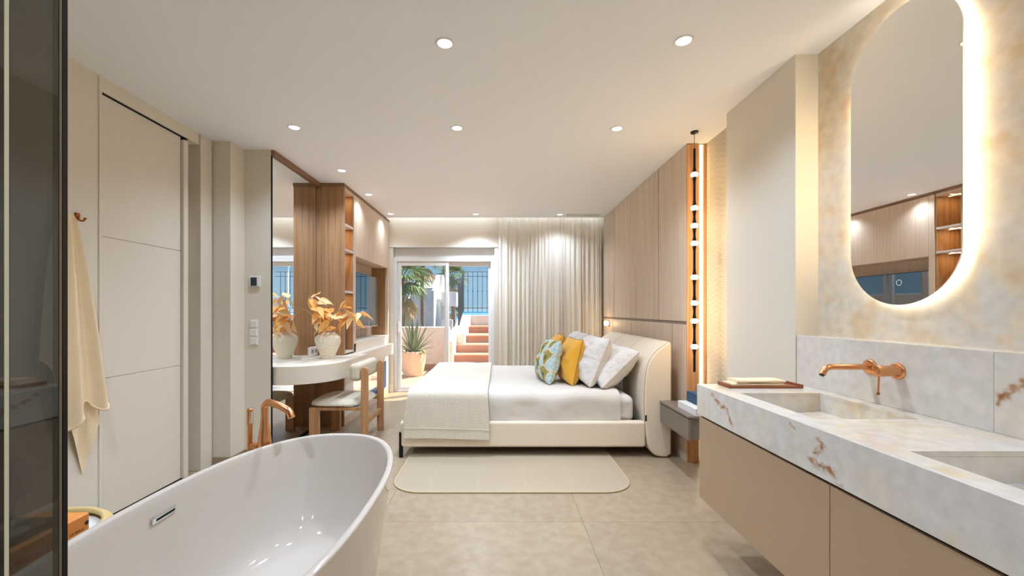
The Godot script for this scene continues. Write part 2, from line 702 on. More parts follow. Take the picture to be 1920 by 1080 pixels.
	p.uv1_scale = Vector3(1 / 1.4, 1 / 0.26, 1)
	p.uv1_offset = Vector3(-1.2 / 1.4, 1.109 / 0.26, 0)
	p = mat("onyx_splash_veined", Color.WHITE, 0.12)
	p.albedo_texture = onyx(512, 96, 1.4, 0.26, [[0.012, Vector2(1.30, 0.16), Vector2(1.27, 0.12), Vector2(1.24, 0.09), Vector2(1.21, 0.085)], [0.01, Vector2(1.0, 0.2), Vector2(0.9, 0.12)]], -0.2, 90.0)
	p.uv1_scale = Vector3(1 / 1.4, 1 / 0.26, 1)
	p.uv1_offset = Vector3(0, 1.109 / 0.26, 0)

	p = mat("tv_screen", srgb(120, 124, 126), 0.03, 0.95)
	p = mat("clear_glass", Color(0.95, 0.98, 0.97, 0.04), 0.0)
	p.transparency = BaseMaterial3D.TRANSPARENCY_ALPHA
	p = mat("smoked_glass", Color(0.11, 0.118, 0.07, 0.70), 0.02)
	p.metallic_specular = 0.7
	p.transparency = BaseMaterial3D.TRANSPARENCY_ALPHA
	p = mat("wine_crystal", Color(0.96, 0.98, 0.98, 0.10), 0.0)
	p.transparency = BaseMaterial3D.TRANSPARENCY_ALPHA

	glow("lamp_disc", Color(1.0, 0.95, 0.86), 4.0)
	glow("lamp_strip", Color(1.0, 0.86, 0.62), 3.2)
	glow("lamp_ring", Color(1.0, 0.965, 0.90), 5.0)
	glow("lamp_bulb", Color(1.0, 0.93, 0.80), 3.0)
	glow("lamp_line", Color(1.0, 0.90, 0.72), 1.6)


# ---------------------------------------------------------------- the room
func make_room() -> void:
	# floor: large stone tiles with fine joints on a bed
	var fl := struct("floor", mb().span(-2.7, 1.9, -0.12, -0.006, -1.6, 6.5), M.rug_edge)
	var xs := [-2.7, -1.91, -0.71, 0.49, 1.69, 1.9]
	var ds := [-1.6, 0.008, 1.208, 2.408, 3.608, 4.808, 6.008, 6.5]
	var k := 0
	for i in xs.size() - 1:
		for j in ds.size() - 1:
			part(fl, "tile", mb().rspan(xs[i] + 0.0006, xs[i + 1] - 0.0006, -0.012, 0.0, ds[j] + 0.0006, ds[j + 1] - 0.0006, 0.0006, 1), M["floor_tile_%d" % (k % 3)])
			k += 2 if j % 2 else 1
	struct("ceiling", mb().span(-2.7, 1.95, CEIL, 2.86, -1.7, 6.02), M.ceiling_paint)
	struct("ceiling", mb().span(-2.1, 1.95, 2.86, 2.98, 5.9, 6.6), M.ceiling_paint)

	# left side, from behind the camera to the window wall
	struct("wall_left", mb().span(-2.55, -2.31, 0, CEIL, -1.7, 2.384), M.wall_paint)
	struct("wall_left", mb().span(-2.55, -2.31, 2.515, CEIL, 2.384, 3.16).span(-2.6, -2.44, 0, CEIL, 2.3, 3.3), M.wall_paint)
	struct("wall_left", mb().span(-2.6, -2.16, 0, CEIL, 3.30, 3.62), M.wall_paint)
	struct("wall_left", mb().span(-2.2, -1.936, 0, CEIL, 3.48, 4.40), M.wall_paint)
	struct("wall_left", mb().span(-2.06, -1.95, 0.5, 2.86, 4.36, 6.5), M.wall_paint)
	struct("wall_left", mb().span(-1.80, -1.665, 0, 0.107, 4.41, 6.2).span(-1.80, -1.665, 0.107, 0.60, 4.41, 4.69).span(-1.80, -1.665, 0.50, 0.60, 4.69, 6.06).span(-1.80, -1.665, 0.107, 0.60, 6.06, 6.2).span(-1.95, -1.665, 0.56, 0.60, 4.41, 6.2), M.sill_white)
	# wooden facing below the low window
	struct("trim_1", mb().rspan(-1.672, -1.659, 0.0, 0.10, 4.41, 6.14, 0.002, 1), M.oak_panel)
	struct("baseboard_left", mb().rspan(-2.30, -2.148, 0, 0.064, 3.288, 3.30, 0.003, 1), M.floor_tile_0)
	struct("baseboard_left", mb().rspan(-2.16, -2.148, 0, 0.064, 3.30, 3.468, 0.003, 1), M.floor_tile_0)
	struct("baseboard_left", mb().rspan(-2.16, -1.94, 0, 0.064, 3.468, 3.48, 0.003, 1), M.floor_tile_0)

	# the sliding door of the left wall: three leaf panels, pull edge, jamb
	var dr := struct_node("door_1", P(-2.35, 0, 2.7))
	var ys := [0.012, 0.838, 1.674, 2.508]
	for i in 3:
		part(dr, "panel", mb().rspan(-2.37, -2.327, ys[i] + 0.0015, ys[i + 1] - 0.0015, 2.386, 3.0, 0.003, 1), M.door_white)
	part(dr, "leaf_core", mb().span(-2.365, -2.333, 0.012, 2.508, 2.386, 3.0), M.door_white)
	part(dr, "pull_edge", mb().rspan(-2.375, -2.305, 0.012, 2.49, 3.003, 3.046, 0.004, 1), M.door_white)
	part(dr, "bottom_gap_shade", mb().span(-2.36, -2.335, 0.0, 0.012, 2.386, 3.04), M.black_gap)  # black strip in place of the shaded gap under the leaf
	part(dr, "top_gap_shade", mb().span(-2.40, -2.32, 2.509, 2.514, 2.386, 3.06), M.black_gap)  # black strip in place of the shaded gap above the leaf
	struct("trim_2", mb().rspan(-2.44, -2.30, 0, CEIL, 3.165, 3.29, 0.004, 1).span(-2.43, -2.40, 0, 2.515, 3.05, 3.17), M.door_white)
	struct("trim_3", mb().rspan(-2.315, -2.304, 0, CEIL, 2.366, 2.384, 0.002, 1), M.wall_paint)

	# right side
	struct("wall_right", mb().span(1.69, 1.9, 0, 2.86, 2.84, 6.5), M.grasscloth)
	struct("wall_right", mb().span(1.573, 1.9, 0, CEIL, 2.18, 2.84), M.wall_paint)
	var mw := struct_node("wall_right", P(1.8, 0, 0.4))
	part(mw, "slab", mb().span(1.693, 1.9, 1.0, CEIL, 1.31, 2.18), M.onyx_wall)
	part(mw, "slab", mb().span(1.693, 1.9, 1.0, CEIL, -0.2, 1.3085), M.onyx_wall)
	part(mw, "slab", mb().span(1.693, 1.9, 1.0, CEIL, -1.7, -0.2015), M.onyx_plain)
	part(mw, "lower_wall", mb().span(1.70, 1.9, 0, 1.0, -1.7, 2.18), M.wall_paint)
	struct("wall_rear", mb().span(-2.7, 1.95, 0, CEIL, -1.75, -1.6), M.wall_paint)

	# window wall
	struct("wall_back", mb().span(-1.95, 0.03, 2.20, 2.86, 6.22, 6.55).span(-1.80, -1.607, 0, 2.20, 6.22, 6.5), M.white_lacquer)
	struct("wall_back", mb().span(-0.073, 0.03, 0, 2.20, 6.22, 6.55).span(0.03, 1.9, 0, 2.86, 6.32, 6.55), M.white_lacquer)
	struct("trim_4", mb().rspan(-1.70, 0.0, 2.195, 2.215, 6.205, 6.225, 0.003, 1), M.frame_white)
	struct("trim_5", mb().rspan(-1.6055, -0.0745, 2.056, 2.199, 6.33, 6.37, 0.003, 1), M.frame_white)
	struct("baseboard_back", mb().rspan(-1.665, -1.60, 0, 0.12, 6.205, 6.22, 0.003, 1), M.white_lacquer)

	# sliding glass door onto the terrace
	var sd := struct_node("door_2", P(-0.84, 0, 6.32))
	part(sd, "frame", mb().rspan(-1.606, -1.553, 0, 2.05, 6.25, 6.40, 0.004, 1).rspan(-0.125, -0.074, 0, 2.05, 6.25, 6.40, 0.004, 1).rspan(-1.5525, -0.1255, 1.985, 2.05, 6.251, 6.399, 0.004, 1).rspan(-1.5525, -0.1255, 0.0, 0.025, 6.251, 6.399, 0.004, 1), M.frame_white)
	for s in [[-1.55, -0.772, 6.27, 0.05], [-0.845, -0.122, 6.335, 0.034]]:
		var sash := part(sd, "sash", mb().rspan(s[0], s[0] + s[3], 0.0255, 1.9845, s[2], s[2] + 0.045, 0.003, 1).rspan(s[1] - 0.045, s[1], 0.0255, 1.9845, s[2], s[2] + 0.045, 0.003, 1).rspan(s[0] + s[3] + 0.0004, s[1] - 0.0454, 1.925, 1.9845, s[2] + 0.001, s[2] + 0.044, 0.003, 1).rspan(s[0] + s[3] + 0.0004, s[1] - 0.0454, 0.0255, 0.07, s[2] + 0.001, s[2] + 0.044, 0.003, 1), M.frame_white)
		part(sash, "pane", mb().span(s[0] + s[3] - 0.005, s[1] - 0.04, 0.065, 1.93, s[2] + 0.02, s[2] + 0.026), M.clear_glass)
	part(sd, "handle", mb().rspan(-1.545, -1.52, 0.90, 1.07, 6.235, 6.268, 0.006), M.frame_white)

	# low window under the media ledge
	var lw := struct_node("window_1", P(-1.72, 0.107, 5.4))
	part(lw, "window_frame", mb().rspan(-1.76, -1.70, 0.108, 0.15, 4.731, 5.979, 0.004, 1).rspan(-1.76, -1.70, 0.455, 0.499, 4.731, 5.979, 0.004, 1).rspan(-1.759, -1.699, 0.108, 0.499, 4.691, 4.73, 0.004, 1).rspan(-1.77, -1.675, 0.108, 0.499, 5.98, 6.059, 0.004, 1), M.window_blue)
	part(lw, "window_sill", mb().span(-1.699, -1.66, 0.1075, 0.112, 4.731, 5.979), M.window_blue)
	part(lw, "pane", mb().span(-1.733, -1.727, 0.15, 0.455, 4.73, 5.98), M.clear_glass)

	# ventilation slot in the ceiling near the bed wall
	var vent := thing("air_vent", "long slim white air vent in the ceiling beside the curtain", "vent", P(1.19, CEIL - 0.012, 5.86))
	part(vent, "frame", mb().rspan(0.95, 1.44, CEIL - 0.006, CEIL + 0.001, 5.80, 5.81, 0.001, 1).rspan(0.95, 1.44, CEIL - 0.006, CEIL + 0.001, 5.90, 5.91, 0.001, 1).rspan(0.95, 0.96, CEIL - 0.0055, CEIL + 0.001, 5.8105, 5.8995, 0.001, 1).rspan(1.43, 1.44, CEIL - 0.0055, CEIL + 0.001, 5.8105, 5.8995, 0.001, 1), M.frame_white)
	part(vent, "slot", mb().span(0.96, 1.43, CEIL - 0.002, CEIL + 0.001, 5.81, 5.90), M.plastic_grey)
	for i in 2:
		part(vent, "slat", mb().rspan(0.96, 1.43, CEIL - 0.006, CEIL, 5.835 + i * 0.03, 5.845 + i * 0.03, 0.001, 1), M.frame_white)


func make_lights() -> void:
	var spots := [
		[-0.277, 2.09, "recessed round ceiling downlight directly above the bathtub end", 2.0],
		[0.93, 2.07, "recessed round ceiling downlight closest to the oval mirror", 1.05],
		[-1.522, 3.05, "recessed round ceiling downlight in front of the tall wall mirror", 1.1],
		[-0.314, 3.06, "middle recessed downlight of the row over the rug", 2.3],
		[0.881, 3.07, "recessed round ceiling downlight left of the hanging pendant", 1.3],
		[-1.53, 3.99, "recessed round ceiling downlight beside the oak bookshelf end panel", 1.5],
		[-1.53, 4.82, "recessed downlight washing the oak media wall above the television", 0.42],
		[-1.53, 5.78, "recessed downlight at the far end of the oak media wall", 0.42],
		[-0.33, 5.79, "recessed downlight in front of the sliding glass door", 3.2],
		[0.86, 5.81, "recessed downlight in front of the curtain beside the air vent", 0.85],
		[-1.5, 1.2, "added unseen downlight above the books and side table", 1.7],  # from here down: unseen lamps, added to light the near end
		[0.3, 0.55, "added unseen downlight over the bathroom floor near the double vanity"],
		[-0.3, -0.8, "added unseen downlight over the bathroom floor behind the shower glass"],
		[1.15, -0.6, "added unseen downlight over the near end of the vanity"],
	]
	for s in spots:
		var at := P(s[0], CEIL, s[1])
		var t := thing("ceiling_downlight", s[2], "downlight", at, "recessed ceiling downlights")
		part(t, "trim_ring", mb().lathe([Vector2(0.036, -0.002), Vector2(0.038, -0.005), Vector2(0.046, -0.005), Vector2(0.048, 0.0)], at, 28), M.frame_white)
		part(t, "lamp_disc", mb().lathe([Vector2(0.0, -0.0025), Vector2(0.02, -0.0025), Vector2(0.0365, -0.0025)], at, 28), M.lamp_disc)
		spot(t, at + Vector3(0, -0.012, 0), s[3] if s.size() > 3 else 1.5, WARM, 66.0, 0.036, 1.0)

	# light slot above curtain and door
	var cv := thing("cove_light", "warm strip light hidden in the slot above curtain and glass door", "light strip", P(-0.05, 2.78, 6.08))
	part(cv, "lamp_strip", mb().rspan(-1.85, 1.65, 2.80, 2.812, 6.03, 6.045, 0.002, 1), M.lamp_line)
	for i in 4:
		area(cv, P(-1.4 + i * 0.9, 2.79, 6.055), Vector3(0, -0.35, -1).normalized(), Vector2(0.85, 0.02), 0.10, WARM)


# ---------------------------------------------------------------- left side furniture
func make_media_wall() -> void:
	# tall mirror on the wall, floor to ceiling
	var tm := thing("wall_mirror", "tall frameless wall mirror behind the curved dressing desk", "mirror", P(-1.93, 0, 3.94))
	part(tm, "glass", mb().rspan(-1.936, -1.928, 0.03, 2.553, 3.488, 4.383, 0.0015, 1), M.mirror)
	part(tm, "edge_strip", mb().span(-1.936, -1.924, 0.0, 2.553, 3.482, 3.488), M.black_metal)
	part(tm, "bottom_rail", mb().span(-1.936, -1.922, 0.0, 0.03, 3.488, 4.383), M.black_metal)
	part(tm, "top_rail", mb().rspan(-1.95, -1.905, 2.555, CEIL, 3.482, 4.383, 0.002, 1), M.oak_trim)

	var u := thing("media_wall", "oak built-in media wall with lit shelf niche and television recess", "built-in unit", P(-1.8, 0, 5.2))
	part(u, "end_panel", mb().rspan(-1.90, -1.659, 0.0, 2.565, 4.385, 4.41, 0.002, 1), M.oak_deep)
	part(u, "end_panel", mb().rspan(-1.936, -1.903, 0.0, 2.565, 4.388, 4.41, 0.002, 1), M.oak_deep)
	part(u, "top_rail", mb().rspan(-1.936, -1.655, 2.567, CEIL, 4.38, 6.2, 0.002, 1), M.oak_trim)
	part(u, "niche_back", mb().span(-1.95, -1.925, 0.76, 2.567, 4.41, 4.70), M.oak_deep)
	part(u, "niche_side", mb().span(-1.925, -1.668, 0.76, 2.567, 4.676, 4.69), M.oak_deep)
	part(u, "niche_side", mb().span(-1.925, -1.668, 0.76, 2.567, 4.41, 4.414), M.oak_deep)
	part(u, "niche_top", mb().rspan(-1.925, -1.66, 2.535, 2.567, 4.414, 4.676, 0.002, 1), M.oak_panel)
	part(u, "front_edge", mb().rspan(-1.668, -1.657, 0.76, 2.567, 4.408, 4.416, 0.001, 1), M.chrome_grey)
	for s in [2.158, 1.885, 1.43, 0.77]:
		var sh := part(u, "shelf", mb().rspan(-1.925, -1.662, s, s + 0.024, 4.415, 4.675, 0.002, 1), M.shelf_grey)
		if s > 1.0:
			part(sh, "lamp_strip", mb().span(-1.80, -1.79, s - 0.006, s, 4.43, 4.66), M.lamp_strip)
			area(u, P(-1.795, s - 0.009, 4.545), Vector3.DOWN, Vector2(0.01, 0.22), 0.05, HOT)
	part(u, "lamp_strip", mb().span(-1.80, -1.79, 2.529, 2.535, 4.43, 4.66), M.lamp_strip)
	area(u, P(-1.795, 2.526, 4.545), Vector3.DOWN, Vector2(0.01, 0.22), 0.05, HOT)
	part(u, "stile", mb().rspan(-1.70, -1.659, 0.76, 2.565, 4.69, 4.752, 0.002, 1), M.oak_panel)
	part(u, "upper_panel", mb().rspan(-1.70, -1.659, 1.866, 2.565, 4.754, 6.2, 0.002, 1), M.oak_panel)
	part(u, "stile", mb().rspan(-1.70, -1.659, 0.876, 1.864, 6.115, 6.2, 0.002, 1), M.oak_panel)
	part(u, "recess_back", mb().span(-1.95, -1.90, 0.80, 1.95, 4.69, 6.2), M.oak_panel)
	part(u, "recess_side", mb().span(-1.90, -1.70, 0.80, 1.90, 6.11, 6.13), M.oak_deep)
	part(u, "recess_side", mb().span(-1.90, -1.70, 0.80, 1.90, 4.70, 4.73), M.oak_deep)
	part(u, "recess_top", mb().span(-1.90, -1.66, 1.866, 1.88, 4.73, 6.11), M.oak_panel)
	part(u, "recess_floor", mb().rspan(-1.90, -1.655, 0.856, 0.876, 4.70, 6.2, 0.002, 1), M.white_lacquer)
	part(u, "plinth", mb().span(-1.90, -1.659, 0.758, 0.856, 4.692, 6.2), M.white_lacquer)

	# television
	var tv := thing("television", "black flat television in the oak recess reflecting the terrace", "television", P(-1.76, 1.0, 5.36))
	part(tv, "body", mb().rspan(-1.80, -1.752, 1.019, 1.712, 4.79, 5.91, 0.004, 1), M.black_metal)
	part(tv, "screen", mb().span(-1.752, -1.7495, 1.032, 1.704, 4.80, 5.90), M.tv_screen)
	part(tv, "bezel", mb().rspan(-1.753, -1.747, 1.017, 1.030, 4.79, 5.91, 0.001, 1), M.chrome)
	part(tv, "wall_bracket", mb().span(-1.90, -1.80, 1.25, 1.5, 5.2, 5.5), M.black_metal)

	# desk: a thick slab with one big rounded corner, and the ledge that carries on below the television
	var poly := [Vector2(-1.927, 3.49)]
	var rad := 0.42
	for i in 15:
		var a := -PI / 2 + PI / 2 * i / 14.0
		poly.append(Vector2(-1.46 - rad + cos(a) * rad, 3.49 + rad + sin(a) * rad))
	poly.append_array([Vector2(-1.46, 4.56), Vector2(-1.655, 4.56), Vector2(-1.655, 4.384), Vector2(-1.927, 4.384)])
	solo("dressing_desk", "thick white wall-hung desk with one large rounded corner", "desk", mb().prism(poly, Vector3(0, 0.601, 0), Vector3.RIGHT, Vector3.FORWARD, Vector3(0, 0.159, 0), 0.004, true, 2), M.white_lacquer)
	solo("media_ledge", "long white ledge running below the television to the glass door", "ledge", mb().rspan(-1.657, -1.55, 0.604, 0.757, 4.565, 6.02, 0.004, 2), M.white_lacquer)

	# socket plate standing at the mirror
	var so := thing("power_socket", "white double power socket on the mirror beside the vase", "socket", P(-1.922, 0.79, 4.25))
	part(so, "plate", mb().rspan(-1.928, -1.914, 0.775, 0.862, 4.165, 4.33, 0.003), M.plastic_white)
	for i in 2:
		part(so, "outlet", mb().lathe([Vector2(0.0, 0.001), Vector2(0.016, 0.001), Vector2(0.02, 0.003), Vector2(0.022, 0.0)], P(-1.9138, 0.8185, 4.207 + i * 0.08), 20, Basis(Vector3.FORWARD, PI / 2)), M.plastic_grey)

	# wall controls
	var th := thing("thermostat", "small square thermostat with dark display on the cream wall", "thermostat", P(-2.065, 1.45, 3.475))
	part(th, "housing", mb().rspan(-2.108, -2.018, 1.435, 1.53, 3.462, 3.48, 0.005), M.plastic_white)
	part(th, "display", mb().rspan(-2.096, -2.044, 1.447, 1.518, 3.4605, 3.464, 0.001, 1), M.lcd)
	part(th, "side_bar", mb().span(-2.104, -2.024, 1.437, 1.442, 3.4605, 3.464), M.plastic_grey)
	var lab := ["topmost white rocker switch of three on the cream wall", "middle white rocker switch of three on the cream wall", "lowest white rocker switch of three on the cream wall"]
	for i in 3:
		var y := 1.125 - 0.072 * i
		var sw := thing("light_switch", lab[i], "switch", P(-2.075, y - 0.03, 3.475), "rocker switches below the thermostat")
		part(sw, "plate", mb().rspan(-2.113, -2.04, y - 0.036, y + 0.036, 3.472, 3.48, 0.002, 1), M.plastic_white)
		part(sw, "rocker", mb().rspan(-2.10, -2.05, y - 0.026, y + 0.026, 3.467, 3.474, 0.003), M.plastic_white)


func leaf_mesh(b: MB, at: Vector3, dir: Vector3, up: Vector3, long: float, wide: float, droop: float, curl := 0.25) -> MB:
	var side := dir.cross(up).normalized()
	up = side.cross(dir).normalized()
	var rows := []
	var nseg := 6
	for i in nseg + 1:
		var t := float(i) / nseg
		var w := wide * sin(PI * pow(t, 0.75)) * (1.0 - 0.25 * t) + 0.0006
		var c := at + dir * long * t - Vector3.UP * droop * long * t * t
		var row := []
		for j in 5:
			var s := (j - 2) / 2.0
			row.append(c + side * w * s + up * w * curl * s * s)
		rows.append(row)
	return b.grid(rows)


func make_vase() -> void:
	var c := P(-1.712, 0.76, 4.107)
	var v := thing("clay_vase", "rough off-white clay vase on the desk holding dried branches", "vase", c)
	var prof := [Vector2(0.0, 0.001), Vector2(0.06, 0.0), Vector2(0.066, 0.006), Vector2(0.074, 0.04), Vector2(0.092, 0.09), Vector2(0.114, 0.14), Vector2(0.124, 0.18), Vector2(0.118, 0.215), Vector2(0.09, 0.24), Vector2(0.066, 0.25), Vector2(0.062, 0.258), Vector2(0.056, 0.258), Vector2(0.054, 0.245), Vector2(0.07, 0.22), Vector2(0.08, 0.15), Vector2(0.05, 0.04), Vector2(0.0, 0.03)]
	var b := mb()
	var rows := []
	for k in 48:
		var a := TAU * k / 48
		var row := []
		for p in prof:
			var r: float = p.x * (1.0 + 0.012 * sin(a * 5.0 + p.y * 30.0) + 0.01 * noise.get_noise_2d(k * 60.0, p.y * 3000.0))
			row.append(c + Vector3(cos(a) * r, p.y + (0.004 * sin(a * 7.0) if p.y > 0.25 else 0.0), sin(a) * r))
		rows.append(row)
	part(v, "body", b.grid(rows, true, false), M.vase_clay)

	# dried branches: [lean x, lean towards camera, height, bend, label]
	var br := [
		[-0.30, 0.10, 0.34, "dried branch with golden leaves leaning towards the mirror"],
		[-0.10, 0.22, 0.40, "tall dried branch with a big cluster of amber leaves"],
		[0.18, 0.10, 0.30, "dried branch with pale leaves arching over the vase"],
		[0.34, -0.05, 0.30, "dried branch with drooping golden leaves reaching towards the television"],
	]
	var lm := [M.leaf_gold, M.leaf_pale, M.leaf_amber]
	for i in br.size():
		var s: Array = br[i]
		var base := c + Vector3(s[0] * 0.1, 0.08, s[1] * 0.1)
		var tip := c + Vector3(s[0], 0.25 + s[2], s[1])
		var pts := []
		for k in 9:
			var t := k / 8.0
			var q := base.lerp(tip, t)
			q.x = lerpf(base.x, tip.x, pow(t, 1.9))
			q.z = lerpf(base.z, tip.z, pow(t, 1.6))
			q.y = base.y + (tip.y - base.y) * (1.0 - pow(1.0 - t, 1.5)) - 0.07 * t * t * absf(s[0]) * 4.0
			pts.append(q)
		var t := thing("dried_branch", s[3], "branch", base, "dried branches in the clay vase")
		part(t, "stem", mb().tube(pts, [0.0035, 0.0035, 0.003, 0.003, 0.003, 0.0025, 0.002, 0.002, 0.0015], 6), M.twig)
		for k in 15:
			var f := 0.45 + 0.55 * k / 14.0
			var at: Vector3 = pts[int(f * 8)].lerp(pts[mini(int(f * 8) + 1, 8)], f * 8 - int(f * 8))
			var ang := rng.randf() * TAU
			var out := Vector3(cos(ang), rng.randf_range(-0.75, 0.7), sin(ang)).normalized()
			var mid := at + out * 0.05 - Vector3.UP * 0.005
			if mid.x < -1.83:
				continue
			part(t, "twig", mb().tube([at, at.lerp(mid, 0.5) + Vector3.UP * 0.006, mid], 0.0013, 5, false), M.twig)
			var dir := (out + Vector3(0, rng.randf_range(-0.8, 0.25), 0)).normalized()
			var long := rng.randf_range(0.11, 0.17)
			if mid.x + dir.x * long < -1.88:
				dir.x = absf(dir.x)
			var hint := Vector3(rng.randf_range(-0.6, 0.6), 0.5, rng.randf_range(0.1, 1.0)).normalized()
			part(t, "leaf", leaf_mesh(mb(), mid, dir, hint, long, rng.randf_range(0.026, 0.040), rng.randf_range(0.0, 0.35), rng.randf_range(0.1, 0.45)), lm[rng.randi() % 3])


func make_chair() -> void:
	var t := thing("dining_chair", "low oak chair with pale upholstered seat drawn up to the desk", "chair", P(-1.48, 0, 4.02))
	var dn := 3.76
	var df := 4.26
	# front legs: broad flat boards under the seat, rear posts rise to carry the bolster
	for d in [dn, df]:
		part(t, "leg", mb().rspan(-1.735, -1.645, 0.0, 0.352, d - 0.02, d + 0.02, 0.006), M.chair_oak)
		var poly := []
		for p in [Vector2(-1.262, 0.0), Vector2(-1.2, 0.0), Vector2(-1.2, 0.685)]:
			poly.append(p)
		for k in 9:
			var a := PI * k / 8.0
			poly.append(Vector2(-1.231 + cos(a) * 0.031, 0.69 + sin(a) * 0.031))
		poly.append(Vector2(-1.262, 0.685))
		part(t, "post", mb().prism(poly, P(0, 0, d - 0.02), Vector3.RIGHT, Vector3.UP, Vector3(0, 0, -0.04), 0.004, false, 2), M.chair_oak)
		part(t, "apron", mb().rspan(-1.65, -1.26, 0.325, 0.355, d - 0.014, d + 0.014, 0.003, 1), M.chair_oak)
	part(t, "stretcher", mb().rspan(-1.248, -1.214, 0.19, 0.235, dn + 0.02, df - 0.02, 0.003, 1), M.chair_oak)
	# seat cushion: a rounded square, domed on top
	var rows := []
	for i in 15:
		var row := []
		var a := -PI / 2 + PI * i / 14.0
		for j in 40:
			var w := TAU * j / 40.0
			var r := pow(maxf(cos(a), 0.0), 0.45)
			var sx := signf(cos(w)) * pow(absf(cos(w)), 0.55)
			var sz := signf(sin(w)) * pow(absf(sin(w)), 0.55)
			var y := sin(a) * (0.05 if a > 0 else 0.018)
			row.append(P(-1.505 + sx * 0.262 * r, 0.374 + y, 4.01 + sz * 0.285 * r))
		rows.append(row)
	part(t, "seat", mb().grid(rows, false, true), M.fabric_chair)
	var back := part(t, "backrest", mb().rbox(P(-1.318, 0.672, 4.01), Vector3(0.105, 0.165, 0.56), 0.042, 4), M.fabric_chair)
	part(back, "piping", mb().tube([P(-1.318, 0.757, 3.75), P(-1.318, 0.757, 4.27)], 0.003, 6), M.fabric_chair)


# ---------------------------------------------------------------- bathroom
func oval(cx: float, cd: float, a: float, b: float, y: float, e: float, sides: int) -> Array:
	var row := []
	for k in sides:
		var w := TAU * k / sides
		row.append(P(cx + a * signf(cos(w)) * pow(absf(cos(w)), 2.0 / e), y, cd + b * signf(sin(w)) * pow(absf(sin(w)), 2.0 / e)))
	return row


func make_tub() -> void:
	var cx := -0.84
	var cd := 1.41
	var t := thing("bathtub", "glossy white freestanding oval bathtub in the foreground", "bathtub", P(cx, 0, cd))
	var e := 2.35
	var prof := [[0.0, 0.0, 0.005], [0.20, 0.5, 0.003], [0.322, 0.70, 0.0], [0.33, 0.708, 0.006], [0.345, 0.725, 0.12], [0.366, 0.75, 0.28], [0.388, 0.775, 0.43], [0.402, 0.793, 0.535], [0.408, 0.799, 0.568], [0.409, 0.80, 0.575], [0.407, 0.798, 0.5795], [0.402, 0.793, 0.581], [0.392, 0.782, 0.581], [0.386, 0.776, 0.579], [0.382, 0.772, 0.573], [0.376, 0.764, 0.545], [0.358, 0.73, 0.44], [0.335, 0.685, 0.32], [0.31, 0.63, 0.215], [0.285, 0.58, 0.158], [0.25, 0.52, 0.128], [0.20, 0.44, 0.118], [0.10, 0.24, 0.113], [0.0, 0.0, 0.112]]
	var rows := []
	for p in prof:
		rows.append(oval(cx, cd, p[0], p[1], p[2], e, 96))
	part(t, "shell", mb().grid(rows, false, true), M.ceramic)
	# overflow slot on the far inner side
	var oc := P(cx - 0.3625, 0.508, 1.475)
	var tilt := Basis(Vector3.BACK, -0.16)
	var o := part(t, "overflow_plate", mb().rbox(oc, Vector3(0.012, 0.030, 0.105), 0.0058, 3, tilt), M.chrome)
	part(o, "overflow_slot", mb().rbox(oc + tilt * Vector3(0.0055, 0, 0), Vector3(0.004, 0.010, 0.082), 0.0019, 2, tilt), M.black_gap)
	part(t, "drain", mb().lathe([Vector2(0.0, 0.006), Vector2(0.028, 0.006), Vector2(0.034, 0.0)], P(cx, 0.113, cd), 28), M.chrome)


